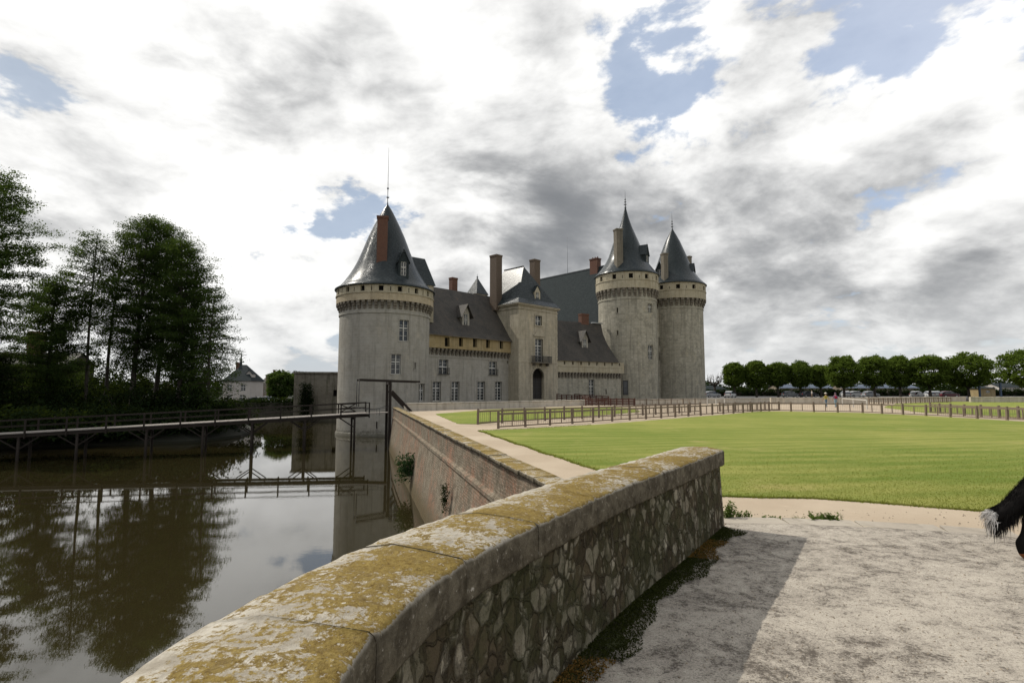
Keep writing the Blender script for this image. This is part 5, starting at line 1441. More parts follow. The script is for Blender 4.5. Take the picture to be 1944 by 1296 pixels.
# round clipped trees behind the right hand wall
def lime(seed, Hh, Rr, cb, n=1100, leaves=17):
    rs = np.random.RandomState(seed); rg = random.Random(seed); mb = MB()
    mb.tube([(0, 0, -.4), (0.03, 0, .5), (rg.uniform(-.1, .1), .05, cb * .8), (rg.uniform(-.2, .2), 0, cb + .6)], [.36, .27, .24, .17], 9)
    ch = Hh - cb; cs = []
    for i in range(9):
        a = i * 2.4 + rg.uniform(-.3, .3); L = Rr * rg.uniform(.6, .85)
        e = (math.cos(a) * L, math.sin(a) * L, cb + ch * rg.uniform(.3, .75))
        mb.tube([(0, 0, cb * .75), (e[0] * .45, e[1] * .45, cb + (e[2] - cb) * .45), e], [.13, .09, .03], 5)
    d = rs.normal(0, 1, (n, 3)); d /= np.linalg.norm(d, axis=1, keepdims=True)
    lump = 1 + .06 * np.sin(d[:, 0] * 6 + seed) * np.cos(d[:, 1] * 5) + .05 * np.sin(d[:, 2] * 7 + seed * 3) + .05 * np.sin(d[:, 0] * 13 + d[:, 2] * 11)
    r = (rs.uniform(.30, 1.0, n) ** .40) * lump
    dz = np.sign(d[:, 2]) * np.abs(d[:, 2]) ** .75
    c = np.stack([d[:, 0] * r * Rr, d[:, 1] * r * Rr, cb + ch * .48 + dz * r * ch * .50], 1)
    q_ = leaf_quads(rs, c, leaves, (.24, .24, .19), .33, .4)
    return mb, q_
rows_ = [(1395, 687, 140, 42), (1436, 686, 139, 43), (1477, 686.5, 138, 43), (1520, 686, 137, 46), (1558, 692, 137, 34), (1602, 677, 120, 62), (1660, 675, 121, 56), (1709, 676, 122, 50), (1766, 674, 119, 68), (1839, 671, 119, 88), (1962, 660, 104, 108)]
order = ['first', 'second', 'third', 'fourth', 'fifth', 'sixth', 'seventh', 'eighth', 'ninth', 'tenth']
for i, (px, top, Y, wpx) in enumerate(rows_):
    x = at(px, 740, Y).x; z0 = .42 if Y > 107 else 0.0
    Hh = zat(top, Y) - z0; Rr = wpx / 2 / F_PX * Y * .93; cb = (zat(733, Y) - z0)
    mb, q_ = lime(100 + i, Hh, Rr, cb)
    lab = 'big round tree cut by the right edge of the view' if i == 10 else ('smallest round tree, squeezed between two larger ones in the row' if i == 4 else ('broadest round tree at the right end of the row' if i == 9 else '%s round clipped tree from the left in the row behind the lawn wall' % order[i]))
    put_tree('lime_tree', lab, 'tree', 'round clipped trees in the car park row', (x, Y, z0), mb, q_, leaf_lime)
# bare pollard
x = at(1357, 740, 142).x; root = empty('bare_tree', (x, 142, .42), 'bare pollarded tree with upright twigs beside the keep', 'tree')
mb = MB(); rg = random.Random(8); mb.tube([(0, 0, -.3), (0, 0, 2.2), (.1, 0, 3.0)], [.3, .25, .22], 8)
for i in range(9):
    a = i * 2.4; e = Vector((math.cos(a) * 1.7, math.sin(a) * 1.7, 3.6 + rg.random())); mb.tube([(0, 0, 2.6), e * .7 + Vector((0, 0, .9)), e], [.16, .12, .10], 6)
    for k_ in range(7):
        f = e + Vector((rg.gauss(0, .5), rg.gauss(0, .5), rg.uniform(.9, 2.1))); mb.tube([e, e.lerp(f, .5) + Vector((rg.gauss(0, .08), 0, 0)), f], [.035, .025, .012], 4)
mb.build('trunk', bark, root, local=True)
# town tree left of the bastion
x = at(534, 740, 128).x; mb, q_ = lime(77, zat(703, 128) + .95, 3.1, zat(756, 128) + .95, 900, 18)
put_tree('street_tree', 'dense dark green tree beside the bastion', 'tree', None, (x, 128, -.95), mb, q_, leaf_fresh)
x = at(566, 740, 150).x; mb, q_ = lime(78, zat(705, 150) + .95, 3.0, 2.0, 500, 16)
put_tree('street_tree', 'darker tree half hidden behind the bastion', 'tree', None, (x, 150, -.95), mb, q_, leaf_dark)
# far woods and hedges
def belt(name, x0, x1, Y, z0, h, n, size, m, label, cat, seed, depth=3.0, stuff=True):
    rs = np.random.RandomState(seed); xs = rs.uniform(x0, x1, n)
    top = h * (.7 + .3 * np.sin(xs * .11 + seed) * np.sin(xs * .037 + 1))
    c = np.stack([xs, Y + rs.uniform(-depth, depth, n), z0 + rs.uniform(0, 1, n) ** .8 * top], 1)
    o = soup(name, leaf_quads(rs, c, 10, (size * 1.5, size * 1.5, size), size, .3), m, None, ((x0 + x1) / 2, Y, z0))
    return tag(o, label, cat, None, 'stuff' if stuff else None)
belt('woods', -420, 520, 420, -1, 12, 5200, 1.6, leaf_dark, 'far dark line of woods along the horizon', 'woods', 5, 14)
hd = empty('hedge', (95, 163, .42), 'long dark clipped hedge behind the parked cars', 'hedge')
rs = np.random.RandomState(3); n = 2600; c = np.stack([rs.uniform(-45, 105, n), rs.uniform(-.7, .7, n), rs.uniform(0, 1.9, n)], 1)
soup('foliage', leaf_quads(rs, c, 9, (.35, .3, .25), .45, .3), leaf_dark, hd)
mb = MB(); mb.box((30, 0, .6), (148, .5, 1.2)); mb.build('stem', bark, hd, local=True)
belt('undergrowth', -75, -30, 112.9, -1.6, 2.3, 1500, .35, leaf_dark, 'low dark bushes along the top of the far moat wall', 'bushes', 9, 1.0)

# ivy on walls
def ivy(name, label, c, n, sx, sy, sz, size, seed, m=leaf_ivy, cat='plant'):
    rs = np.random.RandomState(seed); g = rs.normal(0, 1, (n, 3)); g = np.clip(g, -1.7, 1.7) * np.array([sx, sy, sz])
    o = soup(name, leaf_quads(rs, g, 9, (size, size, size), size, .2), m); o.location = c
    return tag(o, label, cat)
Pw = Plane(WA, to=WB)
sgnb = 1.0 if Pw.n.dot(wn) < 0 else -1.0
def onwall(px, py, b=.35):
    a, z = Pw.hit(px, py, b * sgnb); return Pw(a, z, b * sgnb)
ivy('ivy', 'round dark green plant hanging on the red brick moat wall', onwall(773, 888, .55), 170, .26, .26, .36, .10, 1)
ivy('ivy', 'narrow dark plant trailing down the moat wall nearer the parapet', onwall(845, 945, .34), 60, .05, .05, .24, .05, 2, leaf_dark)
iv = at(581, 765, 97.6); ivy('ivy', 'dark ivy climbing the front of the bastion', (iv.x, iv.y - .1, iv.z + .2), 330, .62, .16, 1.7, .22, 3, leaf_dark)

# weeds where the deck meets the gravel
def weed(px, py, h, w, n, seed, label, kind='leafy', z=0.02):
    h *= 1.3; w *= 1.35; n = int(n * 1.3); p_ = gp(px, py, z); rs = np.random.RandomState(seed); rg = random.Random(seed); mb = MB(); cs = []
    for i in range(n):
        a = rg.uniform(0, 6.28); rr = rg.uniform(.1, 1) * w; hh = h * rg.uniform(.55, 1.0)
        e = Vector((math.cos(a) * rr, math.sin(a) * rr * .6, hh)); b = Vector((math.cos(a) * rr * .25, math.sin(a) * rr * .2, 0))
        mb.tube([b, b.lerp(e, .5) + Vector((0, 0, hh * .12)), e], [.004, .003, .0015], 4)
        for k_ in range(9): q_ = b.lerp(e, .25 + .75 * k_ / 8); cs.append((q_.x, q_.y, q_.z + hh * .06))
    root = empty('weed', (p_.x, p_.y, z - .02), label, 'weed', 'weeds at the edge of the concrete deck')
    mb.build('stem', leaf_weed, root, local=True)
    sz = .030 if kind == 'leafy' else .014
    soup('foliage', leaf_quads(rs, cs, 5 if kind == 'leafy' else 2, (.016, .016, .012), sz, .5), leaf_weed, root)
weed(1384, 992, .24, .10, 12, 1, 'tall leafy weed growing at the end of the parapet')
weed(1408, 990, .14, .10, 8, 2, 'small leafy weed beside the tall one at the parapet end')
weed(1466, 992, .08, .12, 8, 3, 'flat little weed on the gravel edge')
weed(1512, 992, .10, .12, 10, 4, 'thin dry grassy weed between the flat weed and the bushy one', 'thin')
weed(1553, 995, .13, .16, 14, 5, 'bushy green weed, left half of the biggest clump on the deck edge')
weed(1578, 995, .12, .14, 12, 6, 'bushy green weed, right half of the biggest clump on the deck edge')
weed(1597, 993, .16, .03, 3, 7, 'single thin stalk standing right of the bushy weeds', 'thin')

# moss along the foot of the parapet
rs = np.random.RandomState(21); rg = random.Random(21)
mb = MB(); n = 90; rowa = []
for k_ in range(n + 1):
    d = pl.len * .35 + (pl.len * .65 - .1) * k_ / n; p_, t, r = pl.at(d)
    w_ = .10 + .045 * math.sin(d * 3.1) + .03 * math.sin(d * 9.7) + rg.uniform(-.03, .03)
    a, b = p_ + r * (-.02), p_ + r * w_
    rowa.append((mb.vert((a.x, a.y, SLAB_Z + .035)), mb.vert((b.x, b.y, SLAB_Z + .004)), d, w_))
for A_, B_ in zip(rowa, rowa[1:]): mb.face((A_[0], A_[1], B_[1], B_[0]), [(0, A_[2]), (A_[3], A_[2]), (B_[3], B_[2]), (0, B_[2])], 0, True)
def f_soil(t, p):
    ob = t.coord('Object'); a = t.noise(ob, 4, 6, .7); b = t.noise(ob, 30, 4, .7)
    col = t.mix(a.step(.4, .6), (0.035, 0.028, 0.016), (0.045, 0.052, 0.014)); col = t.mix(b.step(.55, .7) * .6, col, (.11, .085, .05))
    setp(t, p, col, .95, t.bump(b, .9, .02))
soil_m = material('mossy soil', f_soil)
tag(mb.build('soil', soil_m), 'dark mossy soil along the foot of the parapet', 'soil', None, 'stuff')
cs = []; mi = []
for i in range(15000):
    d = pl.len * .35 + (pl.len * .65 - .1) * rg.random(); p_, t, r = pl.at(d); w_ = rg.random() ** 1.25 * (.24 + .06 * math.sin(d * 3.1) + .03 * math.sin(d * 9.7))
    q_ = p_ + r * (w_ - .01); cs.append((q_.x, q_.y, SLAB_Z + .035 * (1 - w_ / .3) + .012))
cs = np.array(cs); rust = (np.sin(cs[:, 1] * 2.1 + .3) > .72) & (rs.uniform(0, 1, len(cs)) < .75)
q_ = leaf_quads(rs, cs, 3, (.008, .008, .005), .013, .1)
tag(soup('moss', q_, [moss_m, straw_m], None, (.5, 4, SLAB_Z), np.repeat(rust.astype(int), 3)), 'tufts of dark and rusty moss at the foot of the parapet', 'moss', None, 'stuff')

# short blades on the near part of the lawn
poly = [(v.x, v.y) for v in lawn1]
def inside(x, y):
    c = np.zeros(len(x), bool); n = len(poly)
    for i in range(n):
        (x0, y0), (x1, y1) = poly[i], poly[(i + 1) % n]
        if y0 == y1: continue
        k_ = ((y0 > y) != (y1 > y)) & (x < (x1 - x0) * (y - y0) / (y1 - y0) + x0); c ^= k_
    return c
rs = np.random.RandomState(9); n = 150000
yy = 8.5 + 26 * rs.uniform(0, 1, n) ** 2.0; xx = rs.uniform(-.15, 1.0, n) * yy
kk = inside(xx, yy) & (rs.uniform(0, 1, n) < np.clip((20 - yy) / 11, 0, 1)); xx, yy = xx[kk], yy[kk]
ang = rs.uniform(0, 6.28, len(xx)); hh = rs.uniform(.012, .030, len(xx)); ww = .002 + .0003 * yy
dx_, dy_ = np.cos(ang) * ww, np.sin(ang) * ww; z = np.full(len(xx), .028)
lx, ly = rs.normal(0, .02, len(xx)), rs.normal(0, .02, len(xx))
tri = np.stack([np.stack([xx - dx_, yy - dy_, z], 1), np.stack([xx + dx_, yy + dy_, z], 1), np.stack([xx + lx, yy + ly, z + hh], 1)], 1)
# ragged tufts along the near edges
ex = []
for i in range(len(lawn1)):
    a, b = lawn1[i], lawn1[(i + 1) % len(lawn1)]
    if a.y > 32: continue
    for k_ in range(int((b - a).length * 130)):
        p_ = a.lerp(b, rg.random()); ex.append((p_.x + rg.gauss(0, .03), p_.y + rg.gauss(0, .03)))
ex = np.array(ex); ang = rs.uniform(0, 6.28, len(ex)); hh = rs.uniform(.03, .085, len(ex))
z = np.full(len(ex), .0); w_ = .005 + .0004 * ex[:, 1]
t2 = np.stack([np.stack([ex[:, 0] - np.cos(ang) * w_, ex[:, 1] - np.sin(ang) * w_, z], 1), np.stack([ex[:, 0] + np.cos(ang) * w_, ex[:, 1] + np.sin(ang) * w_, z], 1),
               np.stack([ex[:, 0] + rs.normal(0, .03, len(ex)), ex[:, 1] + rs.normal(0, .03, len(ex)), z + hh], 1)], 1)
tag(soup('grass', np.concatenate([tri, t2]), grass_blade, None, (8, 14, 0)), 'short mown grass blades on the near part of the large lawn', 'grass', None, 'stuff')

# loose pebbles and grit on the deck and the gravel edge
rs = np.random.RandomState(31); n = 1500
py_ = 2.8 + 6.5 * rs.uniform(0, 1, n) ** 1.6; px_ = py_ * rs.uniform(.28, .98, n); quads = []
far = np.array([gp(1500, 994.5, SLAB_Z).y] * n)
for i in range(n):
    x, y = px_[i], py_[i]; onslab = y < 7.15 - .02 * x
    if not onslab and y < 7.75: continue
    z = SLAB_Z if onslab else 0.0; r = rs.uniform(.003, .010) * (1.0 if onslab else 1.7); a0 = rs.uniform(0, 6.28)
    ring = [(x + r * math.cos(a0 + k_ * PI / 2) * rs.uniform(.7, 1.2), y + r * math.sin(a0 + k_ * PI / 2) * rs.uniform(.7, 1.2)) for k_ in range(4)]
    topq = [(x + (q_[0] - x) * .55, y + (q_[1] - y) * .55, z + r * .9) for q_ in ring]; bot = [(q_[0], q_[1], z - .001) for q_ in ring]
    quads.append(topq)
    for k_ in range(4): j = (k_ + 1) % 4; quads.append([bot[k_], bot[j], topq[j], topq[k_]])
peb_m = stone_mat('pebble grit', (.20, .165, .125), (.40, .345, .27), (.12, .10, .08), joint=0.0)
tag(soup('gravel', quads, peb_m, None, (4, 5, 0)), 'loose pebbles and grit scattered on the concrete deck and gravel edge', 'gravel', None, 'stuff')
# ------------------------------------------------------------------ houses of the town
wall_white = stone_mat('white house render', (0.40, 0.365, 0.33), (0.47, 0.435, 0.40), (0.28, 0.25, 0.215), joint=0.02, streak=.4)
wall_brown = stone_mat('brown house wall', (0.17, 0.14, 0.11), (0.26, 0.22, 0.17), (0.10, 0.085, 0.07), joint=0.3)
wall_dark = material('dark timbered wall', color=(.035, .028, .022), rough=.95)
roof_blue = material('blue grey roof sheet', color=(0.055, 0.075, 0.11), rough=.6)
def house(name, label, c, w, d, hw_, hr_, rz, wm, rm, hip=True, wins=(), chim=None, z0=-.95, group=None, cat='house'):
    root = empty(name, (c[0], c[1], z0), label, cat, group)
    P = Plane((c[0] - math.cos(rz) * w / 2 + math.sin(rz) * d / 2, c[1] - math.sin(rz) * w / 2 - math.cos(rz) * d / 2), rz)
    mb = MB(); zt = z0 + hw_
    mb.panel(P, 0, w, z0 - .5, zt, wins, 0, 0, .2)
    mb.panel(lambda a, z, b: P(w, z, -a), 0, d, z0 - .5, zt); mb.panel(lambda a, z, b: P(w - a, z, -d), 0, w, z0 - .5, zt); mb.panel(lambda a, z, b: P(0, z, -d + a), 0, d, z0 - .5, zt)
    if not hip:
        for a in (0, w): mb.poly([P(a, zt, 0), P(a, zt, -d), P(a, zt + hr_, -d / 2)])
    mb.build('wall', wm, root)
    o = .35; i0 = min(w, d) * .42 if hip else -o; mb = MB()
    e = [P(-o, zt - .1, o), P(w + o, zt - .1, o), P(w + o, zt - .1, -d - o), P(-o, zt - .1, -d - o)]
    r0, r1 = P(i0, zt + hr_, -d / 2), P(w - i0, zt + hr_, -d / 2)
    mb.poly([e[0], e[1], r1, r0]); mb.poly([e[2], e[3], r0, r1])
    if hip: mb.poly([e[1], e[2], r1]); mb.poly([e[3], e[0], r0])
    rf = mb.build('roof', rm, root)
    for h in wins: window(root, P, h, .15, (1, 3), .08, .10, (.6,))
    for (a, b, s_, hh) in (chim or ()):
        p_ = P(a, 0, -b); chimney(root, (p_.x, p_.y), (s_, s_ * .7), zt + .3, zt + hr_ + hh, rz, brick_red, .06)
    return root, P, zt
Y = 134; xc = at(449, 740, Y).x; zg_ = -.95
def hx(px, Y): return at(px, 740, Y).x
hwid = hx(476, Y) - hx(424, Y)
ht_ = zat(722, Y) - zg_; hr_ = zat(691, Y) - zat(722, Y)
px2a = lambda px: hx(px, Y) - hx(424, Y)
wins = [(px2a(457.5), px2a(467), zat(742, Y), zat(730, Y)), (px2a(456), px2a(467), zat(760, Y), zat(749, Y)), (px2a(432), px2a(441), zat(742, Y), zat(730, Y)), (px2a(432), px2a(441), zat(760, Y), zat(749, Y))]
root, P, zt = house('house', 'white two storey house with dark hipped roof beyond the moat', (xc, Y + 3.5), hwid, 7, ht_, hr_, 0.0, wall_white, slate_old, True, wins, [(1.6, 3.5, .7, .6)])
Pd = Plane(P(px2a(468), 0, -1.2), 0.0); do, hole = dormer(root, Pd, 1.3, zt + .5, zt + 1.7, zt + 2.4, 2.0, wall_white, slate_old); window(root, Pd, hole, .1, (1, 2), .06, .06, ())
# church spire far behind
ct = empty('church', (hx(455, 300), 300, -1), 'thin dark church spire rising behind the white house', 'church')
xs_ = hx(455.3, 300); mb = MB(); mb.box((xs_, 300, (zat(706, 300) - 1) / 2), (3.6, 3.6, zat(706, 300) + 1)); mb.build('tower', wall_brown, ct)
mb = MB(); zb_, zt_ = zat(706, 300), zat(667, 300); mb.lathe((xs_, 300), [(2.5, zb_), (1.25, zb_ + 2.2), (.75, zb_ + 4), (.05, zt_)], 8, 0, False); mb.build('spire', slate_old, ct)
house('house', 'tall brown street house left of the dense green tree', (hx(516, 190), 194), 4.6, 8, 8.4, 1.4, 0, wall_brown, slate_old, True, [(.8, 1.6, 1.5, 3.0), (2.6, 3.4, 1.5, 3.0), (.8, 1.6, 4.5, 6.0), (2.6, 3.4, 4.5, 6.0)], [(1.2, 4, .7, .5)])
house('house', 'narrow brown house next to the tall street house', (hx(504, 205), 209), 3.2, 8, 6.0, 2.0, 0, wall_brown, tile, False, [(1.1, 1.9, 1.2, 2.6), (1.1, 1.9, 3.8, 5.0)])
house('house', 'small pale house far down the street', (hx(489, 260), 264), 4.5, 8, 4.2, 2.2, 0, wall_white, tile, False, [(1.5, 2.5, 1.2, 2.6)])
house('house', 'brown roofed house hidden behind the cypresses, with a big brick chimney', (hx(35, 104), 108), 15, 9, zat(690, 104) + 2, zat(664, 104) - zat(690, 104), .15, wall_dark, tile, False, [], [(7.2, 4.0, 2.4, zat(624, 104) - zat(664, 104))], -2.2)
house('house', 'dark slate roofed house beside the foot of the keep', (hx(1362, 172), 176), 10, 8, zat(744, 172) - .3, zat(732, 172) - zat(744, 172), 0, wall_brown, slate_old, True, [], [], .4)
house('shed', 'long low shed with blue grey roof behind the middle trees', (hx(1530, 178), 182), 17, 8, 2.6, 1.1, 0, wall_brown, roof_blue, False, [], [], .4, None, 'shed')
house('shed', 'long low shed with blue grey roof behind the right trees', (hx(1672, 178), 182), 24, 8, 2.6, 1.1, 0, wall_brown, roof_blue, False, [], [], .4, None, 'shed')
house('house', 'pale house far behind the blue posts', (hx(1922, 200), 204), 9, 8, 3.0, 1.4, 0, wall_white, slate_old, False, [], [], .4)
house('kiosk', 'low tan brick kiosk between the blue posts', (hx(1879, 128), 130), 3.4, 3, zat(736, 128) - .4, .35, 0, stone_ochre, slate_old, True, [(1.2, 2.2, 1.5, 2.1)], [], .42, None, 'kiosk')
for px, top, lab in ((1859.5, 719, 'taller dull blue post by the car park entrance'), (1899.5, 727, 'shorter dull blue post by the car park entrance')):
    r_ = empty('gate_post', (hx(px, 118), 118, .42), lab, 'post'); mb = MB(); x = hx(px, 118); zt_ = zat(top, 118)
    mb.bar((x, 118, .3), (x, 118, zt_), .30); mb.build('post', blue_paint, r_)
    mb = MB(); mb.box((x, 118, zt_ + .06), (.40, .40, .12)); mb.build('cap', blue_paint, r_)
    mb = MB(); mb.box((x, 118, .52), (.5, .5, .18)); mb.build('base', blue_paint, r_)

# ------------------------------------------------------------------ cars
car_glass = material('car glass', color=(.02, .024, .03), rough=.08, spec=.6)
tyre_m = material('tyre rubber', color=(.015, .015, .015), rough=.9)
rim_m = material('wheel rim', color=(.35, .35, .36), rough=.35, metal=.8)
lamp_m = material('lamp lens', color=(.6, .6, .58), rough=.15)
red_lamp = material('red lamp lens', color=(.25, .02, .015), rough=.2)
def paint(n, c): return material(n, color=c, rough=.28, spec=.5)
paints = {'white': paint('white car paint', (.45, .45, .44)), 'silver': paint('silver car paint', (.28, .29, .30)), 'grey': paint('grey car paint', (.11, .115, .12)), 'dark': paint('dark car paint', (.02, .022, .028)), 'maroon': paint('maroon car paint', (.09, .012, .022)), 'blue': paint('blue car paint', (.025, .05, .12))}
def make_car():
    root = empty('parked_car', (0, 0, 0))
    st = [(-2.02, .60, .34, .62, .66), (-1.95, .74, .26, .84, .90), (-1.55, .82, .20, .90, 1.30), (-1.0, .84, .18, .93, 1.45), (-.2, .85, .17, .94, 1.49), (.45, .85, .17, .93, 1.40), (.95, .84, .18, .91, 1.06), (1.2, .83, .20, .88, .93), (1.75, .80, .24, .76, .80), (1.98, .66, .30, .60, .63)]
    mb = MB(); rows = []
    for x, w, zb, zbelt, zt in st:
        tw_ = w * (.80 if zt - zbelt > .2 else .94)
        rows.append([(x, -w * .92, zb), (x, -w, zb + .18), (x, -w, zbelt - .06), (x, -w * .97, zbelt), (x, -tw_, zt - .05), (x, -tw_ * .82, zt), (x, tw_ * .82, zt), (x, tw_, zt - .05), (x, w * .97, zbelt), (x, w, zbelt - .06), (x, w, zb + .18), (x, w * .92, zb)])
    g = MB()
    for i in range(len(rows) - 1):
        a, b = rows[i], rows[i + 1]
        for j in range(11):
            q_ = [a[j], b[j], b[j + 1], a[j + 1]]
            glassy = (j in (3, 7) and 1 <= i <= 5) or (j in (4, 5, 6) and (i == 1 or i == 5))
            (g if glassy else mb).poly(q_, 0, None, False)
        mb.poly([a[0], a[11], b[11], b[0]])
    mb.poly(rows[0][::-1]); mb.poly(rows[-1])
    mb.build('body', paints['white'], root, local=True); g.build('windows', car_glass, root, local=True)
    for x in (-1.25, 1.22):
        for s_ in (-1, 1):
            mb = MB()
            for r_, w_, m_ in ((.31, .20, 0), (.20, .215, 1)):
                mb.tube([(0, -w_ / 2, 0), (0, w_ / 2, 0)], [r_, r_], 16, m_)
            o = mb.build('wheel', [tyre_m, rim_m], root, local=True); o.location = (x, s_ * .76, .31)
    for s_ in (-1, 1):
        mb = MB(); mb.box((1.93, s_ * .55, .66), (.12, .30, .13)); mb.build('headlight', lamp_m, root, local=True)
        mb = MB(); mb.box((-1.99, s_ * .60, .80), (.08, .16, .22)); mb.build('tail_light', red_lamp, root, local=True)
        mb = MB(); mb.box((.72, s_ * .93, .98), (.12, .16, .12)); mb.build('mirror', paints['dark'], root, local=True)
    return root
proto = make_car(); first = True
cars = [(1351, 128, 'silver', .3, .46, 'silver car half hidden by the foot of the keep', 1), (1386, 126, 'white', .9, .46, 'white car below the first tree of the row', 1), (1500, 134, 'grey', 0.05, .46, 'long grey car in the shade below the third and fourth trees', 1), (1604, 131, 'white', 1.3, .46, 'white car right behind the trunk beside the walkers', 1),
        (1626, 137, 'white', 0.0, .46, 'white car partly behind the walkers tree, broadside', 1), (1652, 133, 'silver', .2, .46, 'pale silver car between two big trees', 1), (1740, 124, 'white', .55, .46, 'bright white car in the gap left of the broad trees', 1), (1763, 127, 'white', 1.2, .46, 'white car seen end on under the ninth tree', 1), (1777, 129, 'silver', .9, .46, 'silver car right of the white one seen end on', 1), (1800, 127, 'maroon', 0, .46, 'maroon car under the broadest tree', 1), (1535, 133, 'dark', .1, .46, 'dark car in the shade below the smallest tree', 1),
        (486, 131, 'dark', .8, -.94, 'dark car nearest the white house', 1), (496, 133, 'white', 1.0, -.94, 'bright white car beside the white house', 1), (488, 150, 'silver', .4, -.94, 'silver car farther up the street, left of the others', 1), (506, 146, 'silver', .3, -.94, 'silver car in the middle of the street row', 1), (520, 140, 'white', .2, -.94, 'white car next to the dense green tree', 1), (512, 158, 'blue', .2, -.94, 'blue car at the back of the street row', 1)]
tag(sheet('car_park', [(-78, 127.5), (-40, 127.5), (-40, 185), (-78, 185)], -.93, asphalt_m), 'town car park across the moat', 'car park')
for px, Y, colr, rz, z, lab, _ in cars:
    c = proto if first else copy_tree(proto); first = False
    c.location = (hx(px, Y), Y, z); c.rotation_euler = (0, 0, rz)
    tag(c, lab, 'car', 'parked cars')
    for ch in c.children:
        if ch.name.split('.')[0] == 'body':
            ch.material_slots[0].link = 'OBJECT'; ch.material_slots[0].material = paints[colr]

# ------------------------------------------------------------------ figures grown from skeletons
skin_m = material('skin', color=(.36, .21, .15), rough=.6)
def skin_mesh(verts, edges, radii, root_i=0, levels=2):
    me = bpy.data.meshes.new('skeleton'); me.from_pydata(verts, edges, []); o = bpy.data.objects.new('skeleton', me); COL.objects.link(o)
    md = o.modifiers.new('skin', 'SKIN'); md.use_smooth_shade = True
    for i, v in enumerate(me.skin_vertices[0].data):
        r = radii[i]; v.radius = (r, r) if not isinstance(r, tuple) else r; v.use_root = (i == root_i)
    s_ = o.modifiers.new('sub', 'SUBSURF'); s_.levels = levels; s_.render_levels = levels
    dg = bpy.context.evaluated_depsgraph_get(); out = bpy.data.meshes.new_from_object(o.evaluated_get(dg))
    bpy.data.objects.remove(o); bpy.data.meshes.remove(me)
    return out
def person(loc, rz, label, shirt, trousers, hair_m, hat=None, bag=None, stride=.25, armout=.0, h=1.7):
    s = h / 1.75
    V = [(0, 0, .98), (0, .01, 1.12), (0, .02, 1.30), (0, .01, 1.44), (0, .02, 1.52), (0, .03, 1.58), (0, .045, 1.66), (0, .03, 1.74)]
    Rr = [(.15, .12), (.135, .105), (.16, .12), (.12, .09), (.055, .055), (.07, .075), (.085, .10), (.06, .07)]
    E = [(i, i + 1) for i in range(7)]
    def chain(start, pts, rad):
        prev = start
        for p_, r_ in zip(pts, rad):
            V.append(p_); Rr.append(r_); E.append((prev, len(V) - 1)); prev = len(V) - 1
        return prev
    for sd_ in (-1, 1):
        f = stride * sd_
        chain(0, [(sd_ * .095, .0, .90), (sd_ * .10, f * .5 + .03, .50), (sd_ * .10, f - .02 * abs(f), .10), (sd_ * .105, f + .10, .04), (sd_ * .105, f + .17, .035)], [.095, .062, .042, .045, .03])
        g = -f * .8
        chain(3, [(sd_ * .19, .01, 1.40), (sd_ * (.24 + armout), g * .35 - .02, 1.13), (sd_ * (.25 + armout * .6), g * .9 + .05, .90), (sd_ * (.25 + armout * .5), g + .07, .82)], [.058, .042, .032, .030])
    me = skin_mesh([(x * s, y * s, z * s) for x, y, z in V], E, [tuple(q_ * s for q_ in r_) if isinstance(r_, tuple) else r_ * s for r_ in Rr])
    me.materials.clear()
    for m_ in (skin_m, shirt, trousers, tyre_m): me.materials.append(m_)
    for p_ in me.polygons:
        z = p_.center.z / s; x = abs(p_.center.x / s)
        p_.material_index = 3 if z < .085 else (2 if (z < 1.0 and x < .215) else (1 if (z < 1.475 and not (x > .2 and z < 1.02)) else 0))
    o = bpy.data.objects.new('person', me); COL.objects.link(o); o.location = loc; o.rotation_euler = (0, 0, rz); tag(o, label, 'person', 'people in the castle grounds')
    # fingers
    mb = MB()
    for sd_ in (-1, 1):
        g = -stride * sd_ * .8; w = Vector((sd_ * (.25 + armout * .5), g + .075, .80)) * s
        for k_ in range(4):
            b = w + Vector((0, (k_ - 1.5) * .018, -.01)) * s; mb.tube([b, b + Vector((-sd_ * .006, 0, -.045)) * s, b + Vector((-sd_ * .02, .006, -.08 + .006 * abs(k_ - 1.3))) * s], [.0095 * s, .009 * s, .006 * s], 6)
        b = w + Vector((0, .03, .03)) * s; mb.tube([b, b + Vector((-sd_ * .01, .025, -.03)) * s, b + Vector((-sd_ * .02, .03, -.06)) * s], [.011 * s, .010 * s, .007 * s], 6)
    mb.build('fingers', skin_m, o, local=True)
    mb = MB()                         # nose and ears
    mb.tube([(0, .125 * s, 1.68 * s), (0, .155 * s, 1.645 * s), (0, .13 * s, 1.63 * s)], [.008 * s, .014 * s, .01 * s], 6)
    for sd_ in (-1, 1): mb.tube([(sd_ * .085 * s, .03 * s, 1.69 * s), (sd_ * .098 * s, .02 * s, 1.66 * s), (sd_ * .085 * s, .03 * s, 1.625 * s)], [.01 * s, .014 * s, .01 * s], 6)
    mb.build('face', skin_m, o, local=True)
    mb = MB(); c = (0, .015 * s)
    mb.lathe(c, [(.112 * s, 1.60 * s), (.118 * s, 1.68 * s), (.108 * s, 1.76 * s), (.07 * s, 1.81 * s), (.004, 1.825 * s)], 16, 0, True, PI + .25, 2 * PI - .25 + 0.0); mb.lathe(c, [(.105 * s, 1.72 * s), (.106 * s, 1.76 * s), (.07 * s, 1.805 * s), (.004, 1.82 * s)], 16)
    mb.build('hair', hair_m, o, local=True)
    if hat:
        mb = MB(); mb.lathe((0, .03 * s), [(.20 * s, 1.735 * s), (.205 * s, 1.745 * s), (.118 * s, 1.76 * s), (.112 * s, 1.83 * s), (.08 * s, 1.87 * s), (.004, 1.875 * s)], 18); mb.build('hat', hat, o, local=True)
